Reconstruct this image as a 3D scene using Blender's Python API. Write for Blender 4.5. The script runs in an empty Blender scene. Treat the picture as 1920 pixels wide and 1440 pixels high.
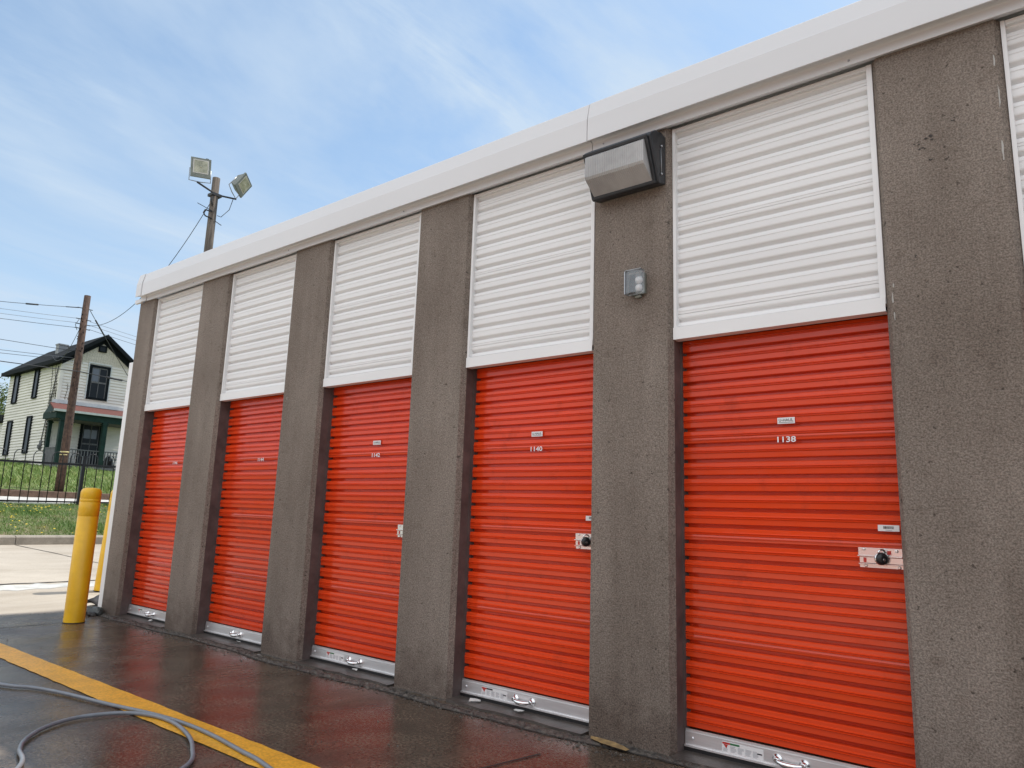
import bpy, bmesh, math, random
from mathutils import Vector, Matrix
random.seed(7)
R = math.radians
scn = bpy.context.scene
col = scn.collection

# ------------------------------------------------------------------ helpers
def tag(o, label=None, cat=None, group=None, kind=None):
    if label: o['label'] = label
    if cat: o['category'] = cat
    if group: o['group'] = group
    if kind: o['kind'] = kind
    return o

def empty(name, loc=(0, 0, 0), rz=0.0):
    o = bpy.data.objects.new(name, None)
    o.location = loc; o.rotation_euler = (0, 0, rz); o.empty_display_size = .1
    col.objects.link(o)
    return o

class MB:
    """collects geometry, builds ONE mesh object"""
    def __init__(s): s.v = []; s.f = []; s.m = []; s.sm = []
    def add(s, vs, fs, mi=0, smooth=False):
        b = len(s.v); s.v += [tuple(v) for v in vs]
        for f in fs:
            s.f.append(tuple(i + b for i in f)); s.m.append(mi); s.sm.append(smooth)
    def box(s, x0, x1, y0, y1, z0, z1, mi=0):
        v = [(x, y, z) for z in (z0, z1) for y in (y0, y1) for x in (x0, x1)]
        s.add(v, [(0, 2, 3, 1), (4, 5, 7, 6), (0, 1, 5, 4), (2, 6, 7, 3), (0, 4, 6, 2), (1, 3, 7, 5)], mi)
    def prism(s, poly, axis, a, b, mi=0, smooth=False):
        """poly of 2d points extruded along axis ('x': (y,z); 'y': (x,z); 'z': (x,y))"""
        def P(p, t):
            return {'x': (t, p[0], p[1]), 'y': (p[0], t, p[1]), 'z': (p[0], p[1], t)}[axis]
        n = len(poly)
        v = [P(p, a) for p in poly] + [P(p, b) for p in poly]
        s.add(v, [(i, (i + 1) % n, (i + 1) % n + n, i + n) for i in range(n)], mi, smooth)
        s.add([P(p, a) for p in poly], [tuple(range(n))[::-1]], mi)
        s.add([P(p, b) for p in poly], [tuple(range(n))], mi)
    def tube(s, pts, r, n=8, mi=0, caps=True, closed=False):
        pts = [Vector(p) for p in pts]; k = len(pts)
        rs = r if isinstance(r, (list, tuple)) else [r] * k
        up = None; v = []
        for i, p in enumerate(pts):
            if closed: d = pts[(i + 1) % k] - pts[i - 1]
            else: d = pts[min(i + 1, k - 1)] - pts[max(i - 1, 0)]
            d.normalize()
            if up is None:
                a = Vector((0, 0, 1)) if abs(d.z) < .9 else Vector((1, 0, 0))
                up = (a - d * a.dot(d)).normalized()
            else:
                up = (up - d * up.dot(d)).normalized()
            q = d.cross(up)
            for j in range(n):
                t = 2 * math.pi * j / n
                v.append(p + (up * math.cos(t) + q * math.sin(t)) * rs[i])
        f = []
        for i in range(k if closed else k - 1):
            i2 = (i + 1) % k
            for j in range(n):
                j2 = (j + 1) % n
                f.append((i * n + j, i * n + j2, i2 * n + j2, i2 * n + j))
        s.add(v, f, mi, True)
        if caps and not closed:
            s.add(v[:n], [tuple(range(n))[::-1]], mi); s.add(v[-n:], [tuple(range(n))], mi)
    def lathe(s, prof, c, n=32, mi=0, axis='z', smooth=True):
        v = []
        for r_, h in prof:
            for j in range(n):
                t = 2 * math.pi * j / n
                a, b = r_ * math.cos(t), r_ * math.sin(t)
                v.append({'z': (c[0] + a, c[1] + b, c[2] + h), 'y': (c[0] + a, c[1] + h, c[2] + b),
                          'x': (c[0] + h, c[1] + a, c[2] + b)}[axis])
        f = []
        for i in range(len(prof) - 1):
            for j in range(n):
                j2 = (j + 1) % n
                f.append((i * n + j, i * n + j2, (i + 1) * n + j2, (i + 1) * n + j))
        s.add(v, f, mi, smooth)
        s.add(v[:n], [tuple(range(n))[::-1]], mi); s.add(v[-n:], [tuple(range(n))], mi)
    def mesh(s, me, M, mi=0):
        s.add([M @ v.co for v in me.vertices], [tuple(p.vertices) for p in me.polygons], mi)
    def build(s, name, mats, parent=None, bevel=0, seg=2, fix=True, loc=None):
        me = bpy.data.meshes.new(name)
        me.from_pydata(s.v, [], s.f)
        if not isinstance(mats, (list, tuple)): mats = [mats]
        for m in mats: me.materials.append(m)
        me.polygons.foreach_set('material_index', s.m)
        me.polygons.foreach_set('use_smooth', s.sm)
        if fix:
            bm = bmesh.new(); bm.from_mesh(me)
            bmesh.ops.remove_doubles(bm, verts=bm.verts, dist=1e-5)
            bmesh.ops.recalc_face_normals(bm, faces=bm.faces)
            bm.to_mesh(me); bm.free()
        o = bpy.data.objects.new(name, me); col.objects.link(o)
        if parent:
            o.parent = parent
            # geometry is written in world coordinates; undo the chain of parent offsets
            off = Vector((0, 0, 0)); p = parent
            while p: off += Vector(p.location); p = p.parent
            if off.length > 0: me.transform(Matrix.Translation(-off))
        elif loc is not None:
            me.transform(Matrix.Translation(-Vector(loc))); o.location = loc
        if bevel:
            b = o.modifiers.new('bevel', 'BEVEL'); b.width = bevel; b.segments = seg
            b.limit_method = 'ANGLE'; b.angle_limit = R(40); b.harden_normals = False
        return o

def text_mesh(body, size, offset=0.0, align='CENTER'):
    c = bpy.data.curves.new('lettering', 'FONT'); c.body = body; c.size = size
    c.align_x = align; c.align_y = 'CENTER'; c.offset = offset; c.resolution_u = 3
    o = bpy.data.objects.new('lettering', c); col.objects.link(o)
    bpy.context.view_layer.update()
    me = bpy.data.meshes.new_from_object(o.evaluated_get(bpy.context.evaluated_depsgraph_get()))
    bpy.data.objects.remove(o)
    return me

def put_text(mb, body, w, h, x, y, z, mi=0, offset=0.0):
    """lettering on a wall facing -Y, fitted to a width and height"""
    me = text_mesh(body, 1.0, offset)
    xs = [v.co.x for v in me.vertices]; ys = [v.co.y for v in me.vertices]
    M = (Matrix.Translation((x, y, z)) @ Matrix.Rotation(R(90), 4, 'X') @ Matrix.Diagonal((w / (max(xs) - min(xs)), h / (max(ys) - min(ys)), 1, 1))
         @ Matrix.Translation((-(max(xs) + min(xs)) / 2, -(max(ys) + min(ys)) / 2, 0)))
    mb.mesh(me, M, mi); bpy.data.meshes.remove(me)

# ------------------------------------------------------------------ materials
def mat(name, color=(.5, .5, .5), rough=.6, metal=0.0, spec=.5, coat=0.0, var=0.0, vscale=3.0,
        bump=0.0, bscale=60.0, bdist=.002, col2=None, stretch=None, emit=None, speck=None, trans=0.0, alpha=1.0, detail=6):
    m = bpy.data.materials.new(name); m.use_nodes = True
    nt = m.node_tree; N = nt.nodes; L = nt.links
    b = N['Principled BSDF']
    b.inputs['Base Color'].default_value = (*color, 1); b.inputs['Roughness'].default_value = rough
    b.inputs['Metallic'].default_value = metal; b.inputs['Specular IOR Level'].default_value = spec
    b.inputs['Coat Weight'].default_value = coat; b.inputs['Coat Roughness'].default_value = .05
    b.inputs['Transmission Weight'].default_value = trans; b.inputs['Alpha'].default_value = alpha
    tc = N.new('ShaderNodeTexCoord'); mp = N.new('ShaderNodeMapping')
    L.new(tc.outputs['Object'], mp.inputs['Vector'])
    if stretch: mp.inputs['Scale'].default_value = stretch
    last = None
    if var > 0 or col2:
        n = N.new('ShaderNodeTexNoise'); n.inputs['Scale'].default_value = vscale
        n.inputs['Detail'].default_value = detail; n.inputs['Roughness'].default_value = .6
        L.new(mp.outputs[0], n.inputs['Vector'])
        r = N.new('ShaderNodeValToRGB'); L.new(n.outputs['Fac'], r.inputs['Fac'])
        c2 = col2 if col2 else tuple(c * (1 - var) for c in color)
        c1 = color if col2 else tuple(min(1, c * (1 + var * .6)) for c in color)
        r.color_ramp.elements[0].position = .34; r.color_ramp.elements[1].position = .66
        r.color_ramp.elements[0].color = (*c2, 1); r.color_ramp.elements[1].color = (*c1, 1)
        L.new(r.outputs['Color'], b.inputs['Base Color']); last = r.outputs['Color']
    if speck:
        sc, amt, sc_col = speck
        v = N.new('ShaderNodeTexNoise'); v.inputs['Scale'].default_value = sc; v.inputs['Detail'].default_value = 2
        L.new(tc.outputs['Object'], v.inputs['Vector'])
        r2 = N.new('ShaderNodeValToRGB'); L.new(v.outputs['Fac'], r2.inputs['Fac'])
        r2.color_ramp.elements[0].position = .40; r2.color_ramp.elements[1].position = .62
        mx = N.new('ShaderNodeMixRGB'); mx.blend_type = 'MULTIPLY'; mx.inputs['Fac'].default_value = amt
        r2.color_ramp.elements[0].color = (*sc_col, 1); r2.color_ramp.elements[1].color = (1, 1, 1, 1)
        if last: L.new(last, mx.inputs[1])
        else: mx.inputs[1].default_value = (*color, 1)
        L.new(r2.outputs['Color'], mx.inputs[2]); L.new(mx.outputs[0], b.inputs['Base Color']); last = mx.outputs[0]
    if bump > 0:
        n = N.new('ShaderNodeTexNoise'); n.inputs['Scale'].default_value = bscale; n.inputs['Detail'].default_value = 4
        L.new(mp.outputs[0], n.inputs['Vector'])
        bp = N.new('ShaderNodeBump'); bp.inputs['Strength'].default_value = bump; bp.inputs['Distance'].default_value = bdist
        L.new(n.outputs['Fac'], bp.inputs['Height']); L.new(bp.outputs[0], b.inputs['Normal'])
    if emit:
        b.inputs['Emission Color'].default_value = (*emit, 1); b.inputs['Emission Strength'].default_value = 1
    return m

def stucco_mat():
    """exposed aggregate stucco: fine pits, blotches, dark specks"""
    m = bpy.data.materials.new('stucco'); m.use_nodes = True
    nt = m.node_tree; N = nt.nodes; L = nt.links; b = N['Principled BSDF']
    b.inputs['Roughness'].default_value = .9; b.inputs['Specular IOR Level'].default_value = .3
    tc = N.new('ShaderNodeTexCoord')
    def noise(s, d=4, r=.6, st=None):
        n = N.new('ShaderNodeTexNoise'); n.inputs['Scale'].default_value = s; n.inputs['Detail'].default_value = d
        n.inputs['Roughness'].default_value = r
        if st:
            mp = N.new('ShaderNodeMapping'); mp.inputs['Scale'].default_value = st
            L.new(tc.outputs['Object'], mp.inputs[0]); L.new(mp.outputs[0], n.inputs['Vector'])
        else: L.new(tc.outputs['Object'], n.inputs['Vector'])
        return n
    def ramp(src, p0, c0, p1, c1):
        r = N.new('ShaderNodeValToRGB'); L.new(src, r.inputs['Fac'])
        r.color_ramp.elements[0].position = p0; r.color_ramp.elements[1].position = p1
        r.color_ramp.elements[0].color = (*c0, 1); r.color_ramp.elements[1].color = (*c1, 1)
        return r.outputs['Color']
    def mul(a, c, f=1.0):
        x = N.new('ShaderNodeMixRGB'); x.blend_type = 'MULTIPLY'; x.inputs['Fac'].default_value = f
        L.new(a, x.inputs[1]); L.new(c, x.inputs[2]); return x.outputs[0]
    big = ramp(noise(1.7, 5, .62, (1, 1, .55)).outputs['Fac'], .32, (.198, .163, .137), .70, (.285, .242, .208))
    streak = ramp(noise(5, 4, .6, (1.6, 1.6, .12)).outputs['Fac'], .30, (.87, .86, .85), .62, (1, 1, 1))
    grain = noise(130, 3, .7)
    grain2 = noise(62, 3, .65)
    fine = ramp(grain.outputs['Fac'], .38, (.36, .34, .32), .60, (1.38, 1.36, 1.34))
    fine2 = ramp(grain2.outputs['Fac'], .36, (.60, .58, .56), .60, (1.18, 1.17, 1.16))
    pit = noise(34, 2, .5)
    pits = ramp(pit.outputs['Fac'], .28, (.30, .28, .27), .33, (1, 1, 1))
    blot = ramp(noise(11, 3, .6).outputs['Fac'], .25, (.72, .69, .67), .42, (1, 1, 1))
    # damp foot of the pillars
    sx = N.new('ShaderNodeSeparateXYZ'); L.new(tc.outputs['Object'], sx.inputs[0])
    ad = N.new('ShaderNodeMath'); ad.operation = 'MULTIPLY_ADD'; ad.inputs[1].default_value = 1.3
    wn = noise(6, 3); L.new(sx.outputs['Z'], ad.inputs[0])
    sb = N.new('ShaderNodeMath'); sb.operation = 'SUBTRACT'; sb.inputs[0].default_value = .42
    L.new(wn.outputs['Fac'], sb.inputs[1]); L.new(sb.outputs[0], ad.inputs[2])
    damp = ramp(ad.outputs[0], .02, (.70, .67, .66), .30, (1, 1, 1))
    c = mul(mul(mul(mul(mul(mul(big, streak), fine, .60), fine2, .35), pits, .8), blot, .8), damp)
    L.new(c, b.inputs['Base Color'])
    a = N.new('ShaderNodeMath'); a.operation = 'MULTIPLY_ADD'; a.inputs[1].default_value = .5
    L.new(pit.outputs['Fac'], a.inputs[0]); L.new(grain.outputs['Fac'], a.inputs[2])
    bp = N.new('ShaderNodeBump'); bp.inputs['Strength'].default_value = .7; bp.inputs['Distance'].default_value = .008
    L.new(a.outputs[0], bp.inputs['Height']); L.new(bp.outputs[0], b.inputs['Normal'])
    return m

def pavement_mat():
    """hosed-down concrete by the building, dry and pale further out"""
    m = bpy.data.materials.new('lot_concrete'); m.use_nodes = True
    nt = m.node_tree; N = nt.nodes; L = nt.links; b = N['Principled BSDF']
    tc = N.new('ShaderNodeTexCoord'); P = tc.outputs['Object']
    def noise(s, d=4, r=.6, st=None, rot=0):
        n = N.new('ShaderNodeTexNoise'); n.inputs['Scale'].default_value = s; n.inputs['Detail'].default_value = d
        n.inputs['Roughness'].default_value = r
        mp = N.new('ShaderNodeMapping'); mp.inputs['Scale'].default_value = st or (1, 1, 1)
        mp.inputs['Rotation'].default_value = (0, 0, rot)
        L.new(P, mp.inputs[0]); L.new(mp.outputs[0], n.inputs['Vector'])
        return n.outputs['Fac']
    def math_(op, a, c=None, d=None, clamp=False):
        x = N.new('ShaderNodeMath'); x.operation = op; x.use_clamp = clamp
        for i, q in enumerate((a, c, d)):
            if q is None: continue
            if isinstance(q, (int, float)): x.inputs[i].default_value = q
            else: L.new(q, x.inputs[i])
        return x.outputs[0]
    def ramp(src, p0, c0, p1, c1):
        r = N.new('ShaderNodeValToRGB'); L.new(src, r.inputs['Fac'])
        r.color_ramp.elements[0].position = p0; r.color_ramp.elements[1].position = p1
        r.color_ramp.elements[0].color = (*c0, 1); r.color_ramp.elements[1].color = (*c1, 1)
        return r.outputs['Color']
    def mix(f, a, c, mode='MIX'):
        x = N.new('ShaderNodeMixRGB'); x.blend_type = mode
        if isinstance(f, float): x.inputs[0].default_value = f
        else: L.new(f, x.inputs[0])
        L.new(a, x.inputs[1]); L.new(c, x.inputs[2]); return x.outputs[0]
    s = N.new('ShaderNodeSeparateXYZ'); L.new(P, s.inputs[0])
    X, Y = s.outputs['X'], s.outputs['Y']
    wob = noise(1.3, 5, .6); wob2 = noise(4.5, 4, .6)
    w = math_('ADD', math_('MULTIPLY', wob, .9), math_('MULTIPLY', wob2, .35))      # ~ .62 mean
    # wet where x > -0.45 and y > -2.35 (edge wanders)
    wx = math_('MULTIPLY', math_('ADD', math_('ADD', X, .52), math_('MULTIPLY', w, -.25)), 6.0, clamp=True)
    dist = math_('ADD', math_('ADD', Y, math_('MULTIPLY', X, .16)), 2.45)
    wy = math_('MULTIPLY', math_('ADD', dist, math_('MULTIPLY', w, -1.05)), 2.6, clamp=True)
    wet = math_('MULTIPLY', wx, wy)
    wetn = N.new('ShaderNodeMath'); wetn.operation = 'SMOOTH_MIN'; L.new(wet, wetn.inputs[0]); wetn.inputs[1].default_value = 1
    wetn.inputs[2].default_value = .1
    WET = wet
    dry = ramp(noise(.9, 6, .62, (1, .5, 1)), .30, (.40, .345, .28), .72, (.55, .49, .41))
    drygrain = ramp(noise(160, 3, .7), .34, (.72, .71, .70), .66, (1.12, 1.12, 1.12))
    dryst = ramp(noise(2.4, 5, .65, (1, .25, 1)), .35, (.82, .80, .77), .55, (1, 1, 1))
    dry = mix(.9, mix(1.0, dry, drygrain, 'MULTIPLY'), dryst, 'MULTIPLY')
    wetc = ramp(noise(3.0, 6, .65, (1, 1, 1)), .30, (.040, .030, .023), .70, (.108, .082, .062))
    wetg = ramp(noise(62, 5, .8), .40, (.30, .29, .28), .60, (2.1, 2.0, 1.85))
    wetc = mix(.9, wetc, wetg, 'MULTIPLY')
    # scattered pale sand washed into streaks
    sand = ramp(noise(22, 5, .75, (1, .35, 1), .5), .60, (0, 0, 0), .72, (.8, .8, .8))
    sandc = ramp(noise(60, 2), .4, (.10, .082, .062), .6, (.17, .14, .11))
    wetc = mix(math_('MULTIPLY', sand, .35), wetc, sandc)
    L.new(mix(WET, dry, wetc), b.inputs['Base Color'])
    film = noise(1.6, 5, .6, (1, .45, 1), .35)
    film2 = noise(9, 4, .6, (1, .3, 1), .4)
    rw = math_('ADD', math_('MULTIPLY', math_('ADD', film, math_('MULTIPLY', film2, .35)), .80), -.30)
    rgh = math_('ADD', math_('MULTIPLY', math_('SUBTRACT', 1.0, WET), .85), math_('MULTIPLY', WET, math_('MAXIMUM', rw, .13)), clamp=True)
    L.new(rgh, b.inputs['Roughness'])
    b.inputs['Specular IOR Level'].default_value = .5
    h = math_('ADD', math_('MULTIPLY', noise(75, 4, .75), .9), math_('MULTIPLY', noise(22, 4, .65), .8))
    h = math_('MULTIPLY', h, math_('ADD', film, -.12))
    bp = N.new('ShaderNodeBump'); bp.inputs['Strength'].default_value = .6; bp.inputs['Distance'].default_value = .0055
    L.new(h, bp.inputs['Height']); L.new(bp.outputs[0], b.inputs['Normal'])
    return m

M = {}
M['stucco'] = stucco_mat()
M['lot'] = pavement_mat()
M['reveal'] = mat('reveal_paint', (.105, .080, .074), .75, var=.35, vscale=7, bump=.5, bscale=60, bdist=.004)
M['red'] = mat('red_enamel', (.78, .064, .012), .11, spec=.5, coat=.0, var=.07, vscale=1.6, bump=.16, bscale=4.5, bdist=.010, stretch=(.3, 1, 1))
nt_ = M['red'].node_tree; b_ = nt_.nodes['Principled BSDF']; src_ = b_.inputs['Base Color'].links[0].from_socket
oi = nt_.nodes.new('ShaderNodeObjectInfo'); mr = nt_.nodes.new('ShaderNodeMapRange'); mr.inputs['To Min'].default_value = .90; mr.inputs['To Max'].default_value = 1.04
nt_.links.new(oi.outputs['Random'], mr.inputs['Value'])
hv = nt_.nodes.new('ShaderNodeHueSaturation'); nt_.links.new(mr.outputs[0], hv.inputs['Value']); nt_.links.new(src_, hv.inputs['Color'])
tcg = nt_.nodes.new('ShaderNodeTexCoord'); ng = nt_.nodes.new('ShaderNodeTexNoise'); ng.inputs['Scale'].default_value = 5; ng.inputs['Detail'].default_value = 9; ng.inputs['Roughness'].default_value = .75
nt_.links.new(tcg.outputs['Object'], ng.inputs['Vector'])
rg = nt_.nodes.new('ShaderNodeValToRGB'); rg.color_ramp.elements[0].position = .28; rg.color_ramp.elements[1].position = .45
rg.color_ramp.elements[0].color = (.62, .60, .60, 1); rg.color_ramp.elements[1].color = (1, 1, 1, 1); nt_.links.new(ng.outputs['Fac'], rg.inputs['Fac'])
mg = nt_.nodes.new('ShaderNodeMixRGB'); mg.blend_type = 'MULTIPLY'; mg.inputs[0].default_value = .6; nt_.links.new(hv.outputs[0], mg.inputs[1]); nt_.links.new(rg.outputs[0], mg.inputs[2])
nt_.links.new(mg.outputs[0], b_.inputs['Base Color'])
rr_ = nt_.nodes.new('ShaderNodeMapRange'); rr_.inputs['From Min'].default_value = .35; rr_.inputs['From Max'].default_value = .65; rr_.inputs['To Min'].default_value = .22; rr_.inputs['To Max'].default_value = .09
nt_.links.new(ng.outputs['Fac'], rr_.inputs['Value']); nt_.links.new(rr_.outputs[0], b_.inputs['Roughness'])
M['white'] = mat('white_enamel', (.80, .79, .78), .42, spec=.4, var=.04, vscale=3, bump=.04, bscale=5, bdist=.004, stretch=(.3, 1, 1))
M['fascia'] = mat('fascia_paint', (.66, .65, .65), .38, spec=.5, var=.035, vscale=1.5, bump=.06, bscale=2.5, bdist=.01, stretch=(.3, 1, 1))
M['alu'] = mat('aluminium', (.80, .79, .79), .38, metal=.75, var=.08, vscale=14, stretch=(.3, 1, 4), bump=.08, bscale=30)
M['galv'] = mat('galvanised', (.42, .43, .45), .45, metal=.8, var=.2, vscale=30)
M['chrome'] = mat('chrome', (.86, .85, .84), .13, metal=1.0)
M['steel'] = mat('stainless', (.86, .84, .82), .27, metal=.95, var=.06, vscale=40, stretch=(.2, 1, 5))
M['rubber'] = mat('black_rubber', (.012, .012, .013), .6)
M['black'] = mat('black_enamel', (.014, .014, .015), .35, spec=.5)
M['dark'] = mat('dark_void', (.012, .010, .010), .9)
M['wallpack'] = mat('bronze_casting', (.022, .024, .028), .48, spec=.5, var=.3, vscale=20, bump=.15, bscale=180)
M['yellow'] = mat('yellow_plastic', (.86, .50, .010), .42, spec=.5, coat=.1, var=.10, vscale=4, bump=.05, bscale=30, col2=(.80, .45, .010), speck=(7, .22, (.55, .48, .40)))
M['lineyellow'] = mat('traffic_paint', (.92, .45, .035), .42, var=.15, vscale=6, bump=.5, bscale=80, bdist=.003, speck=(70, .32, (.28, .22, .18)))
M['hose'] = mat('grey_hose', (.20, .215, .235), .40, var=.12, vscale=25)
M['wood'] = mat('weathered_wood', (.155, .085, .055), .85, col2=(.060, .038, .030), vscale=9, stretch=(3, 3, .25), speck=(9, .6, (.35, .30, .28)), bump=.8, bscale=22, bdist=.02)
M['wood_grey'] = mat('grey_wood', (.19, .155, .125), .9, col2=(.070, .055, .045), vscale=10, stretch=(3, 3, .2), bump=.8, bscale=22, bdist=.02)
M['wire'] = mat('wire', (.035, .035, .038), .6)
M['wirelight'] = mat('aluminium_wire', (.20, .20, .21), .6)
M['concrete'] = mat('curb_concrete', (.38, .335, .275), .9, var=.22, vscale=5, bump=.6, bscale=90, bdist=.004, speck=(140, .5, (.5, .48, .45)))
M['sidewalk'] = mat('sidewalk_concrete', (.52, .50, .46), .9, var=.15, vscale=2, bump=.3, bscale=60)
M['asphalt'] = mat('asphalt', (.075, .073, .070), .9, var=.2, vscale=3, bump=.5, bscale=120)
M['soil'] = mat('soil', (.20, .165, .095), .95, col2=(.09, .12, .040), vscale=4, bump=.8, bscale=50, bdist=.02)
M['lawn'] = mat('lawn_turf', (.11, .17, .040), .9, col2=(.16, .16, .06), vscale=1.5, bump=.8, bscale=40, bdist=.03)
M['cream'] = mat('cream_clapboard', (.78, .735, .66), .75, var=.08, vscale=2.2, bump=.2, bscale=30, stretch=(.3, .3, 1))
M['shingle'] = mat('fish_scale_shingles', (.72, .66, .55), .8, col2=(.50, .46, .37), vscale=14, bump=.3, bscale=30)
M['trimgreen'] = mat('dark_green_paint', (.010, .032, .024), .7, spec=.25, var=.3, vscale=5)
M['trimdark'] = mat('soffit_paint', (.008, .011, .013), .8, spec=.15, var=.3, vscale=5)
M['roof'] = mat('dark_shingles', (.016, .018, .020), .95, spec=.15, var=.3, vscale=8, bump=.5, bscale=50)
M['redroof'] = mat('red_shingles', (.135, .042, .032), .9, var=.25, vscale=14, bump=.5, bscale=60)
M['glass'] = mat('old_window_glass', (.012, .014, .018), .30, spec=.22)
M['paleglass'] = mat('curtained_glass', (.11, .12, .14), .2, spec=.6)
M['whitetrim'] = mat('white_trim', (.62, .64, .63), .6, var=.1, vscale=6)
M['greywood'] = mat('grey_boards', (.13, .13, .13), .8, var=.35, vscale=7, stretch=(3, 3, .4))
M['lattice'] = mat('porch_skirt', (.022, .021, .022), .9, var=.3, vscale=4)
M['brickdark'] = mat('old_foundation', (.045, .042, .040), .9, var=.4, vscale=6, bump=.6, bscale=25)
M['chimney'] = mat('grey_chimney', (.34, .34, .35), .85, var=.2, vscale=7)
M['rock'] = mat('wet_rock', (.055, .062, .060), .38, var=.4, vscale=12, bump=.7, bscale=30, bdist=.01)
M['rag'] = mat('wet_dark_cloth', (.018, .014, .013), .55, var=.5, vscale=14, bump=.5, bscale=40)
M['lens'] = mat('prismatic_glass', (.40, .39, .38), .16, spec=.6, var=.20, vscale=5, stretch=(1, .3, 1))
M['clear'] = mat('clear_cover', (.55, .60, .64), .08, spec=.7, alpha=.30)
M['sticker'] = mat('sticker_white', (.78, .76, .75), .4)
M['inkblack'] = mat('ink_black', (.02, .02, .025), .5)
M['inkgrey'] = mat('ink_grey', (.36, .36, .38), .5)
M['inkred'] = mat('ink_red', (.50, .03, .02), .5)
M['inkgreen'] = mat('ink_green', (.03, .16, .06), .5)
M['flood'] = mat('floodlight_housing', (.225, .235, .205), .5, metal=.3, var=.2, vscale=9)
M['floodglass'] = mat('floodlight_glass', (.25, .24, .16), .12, spec=.8, col2=(.55, .52, .38), vscale=5)
M['floodrim'] = mat('floodlight_reflector', (.62, .56, .50), .3, metal=.4)
M['leaf'] = mat('leaf', (.105, .155, .035), .6, col2=(.20, .24, .05), vscale=1.2)
M['bark'] = mat('bark', (.09, .075, .06), .9, bump=.6, bscale=20)
M['vine'] = mat('dry_vine', (.050, .042, .032), .9)
M['dandelion'] = mat('dandelion_yellow', (.72, .52, .02), .7)
M['slab'] = mat('wet_slab', (.105, .088, .076), .38, col2=(.048, .040, .036), vscale=6, bump=.7, bscale=60, bdist=.004)
M['ledge'] = mat('crumbled_edge', (.14, .118, .098), .65, col2=(.035, .030, .027), vscale=30, bump=1.0, bscale=70, bdist=.012)
M['ochre'] = mat('ochre_patch', (.42, .27, .11), .8, col2=(.20, .13, .06), vscale=30, bump=.8, bscale=90, bdist=.006)
M['crack'] = mat('crack_dirt', (.030, .026, .022), .9)
M['litter'] = mat('pale_litter', (.62, .61, .58), .5)

# grass blade material with per-blade variation by world position
def grass_mat(name, a, b_, c):
    m = bpy.data.materials.new(name); m.use_nodes = True
    N = m.node_tree.nodes; L = m.node_tree.links; b = N['Principled BSDF']
    b.inputs['Roughness'].default_value = .6
    tc = N.new('ShaderNodeTexCoord'); n = N.new('ShaderNodeTexNoise'); n.inputs['Scale'].default_value = 2.3
    n.inputs['Detail'].default_value = 8; n.inputs['Roughness'].default_value = .75
    L.new(tc.outputs['Object'], n.inputs['Vector'])
    r = N.new('ShaderNodeValToRGB'); L.new(n.outputs['Fac'], r.inputs['Fac'])
    r.color_ramp.elements[0].position = .36; r.color_ramp.elements[0].color = (*a, 1)
    r.color_ramp.elements[1].position = .64; r.color_ramp.elements[1].color = (*c, 1)
    e = r.color_ramp.elements.new(.5); e.color = (*b_, 1)
    L.new(r.outputs['Color'], b.inputs['Base Color'])
    b.inputs['Subsurface Weight'].default_value = 0
    return m
M['grass'] = grass_mat('grass_blades', (.075, .155, .030), (.15, .255, .050), (.36, .34, .13))
M['weeds'] = grass_mat('weed_blades', (.10, .19, .035), (.21, .30, .065), (.40, .39, .15))

# ------------------------------------------------------------------ building
XL = [.108, 1.452, 3.003, 4.536, 6.036, 7.586, 9.13, 10.64]
XR = [.480, 1.976, 3.515, 5.046, 6.545, 8.098, 9.64, 11.15]
ZT = 3.317          # pillar top
ZP = 2.083          # underside of the white panels
YD = .125           # door curtain plane
PITCH = .0832; PH = .0247
bld = empty('storage_building', (0, 0, 0))
tag(bld, 'long grey stucco self storage building with red roll up doors and white eaves', 'building')

# pillars with chamfered corners and a slightly rough foot
def pillar(x0, x1):
    c = .036
    mb = MB()
    zs = [0, .015, .05, .4, 1.0, 1.7, 2.4, ZT]
    rnd = random.Random(int(x0 * 100))
    ring = []
    for k, z in enumerate(zs):
        e = [rnd.uniform(-.002, .002) for _ in range(6)]
        if k < 2: e = [rnd.uniform(0, .006) for _ in range(6)]
        ring.append([(x0 + abs(e[0]) * 0, YD + .001, z), (x0, c + e[1] * .5, z), (x0 + c * .6 + e[2], 0 + abs(e[3]) * .3, z),
                     (x1 - c * .6 - e[4], 0 + abs(e[3]) * .3, z), (x1, c + e[5] * .5, z), (x1, YD + .001, z)])
    v = [p for r_ in ring for p in r_]; f = []
    for k in range(len(zs) - 1):
        for j in range(5):
            a = k * 6 + j
            f.append((a, a + 1, a + 7, a + 6))
        f.append((k * 6 + 5, k * 6, k * 6 + 6, k * 6 + 11))
    mb.add(v, f); mb.add(ring[0], [tuple(range(6))[::-1]]); mb.add(ring[-1], [tuple(range(6))])
    # the painted inner reveals (dark) are the two side faces
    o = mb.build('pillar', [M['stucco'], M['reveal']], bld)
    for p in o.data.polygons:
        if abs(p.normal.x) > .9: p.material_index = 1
    return o
for a, b in zip(XL, XR): pillar(a, b)

# inner shell: end walls, back wall, roof deck
mb = MB()
mb.box(.20, 13.0, YD + .09, YD + .20, -.02, 3.30)
mb.box(.20, .36, YD + .20, 9.0, -.02, 3.30)
mb.box(.36, 13.0, 8.85, 9.0, -.02, 3.30)
mb.box(12.85, 13.0, YD + .20, 8.85, -.02, 3.30)
mb.build('wall', M['stucco'], bld)
mb = MB(); mb.box(11.15, 13.0, 0, YD + .08, -.02, 3.30); mb.build('wall', M['stucco'], bld)
mb = MB(); mb.box(.21, 13.1, .102, 9.1, 3.36, 3.598); mb.build('roof', M['white'], bld)

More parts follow.
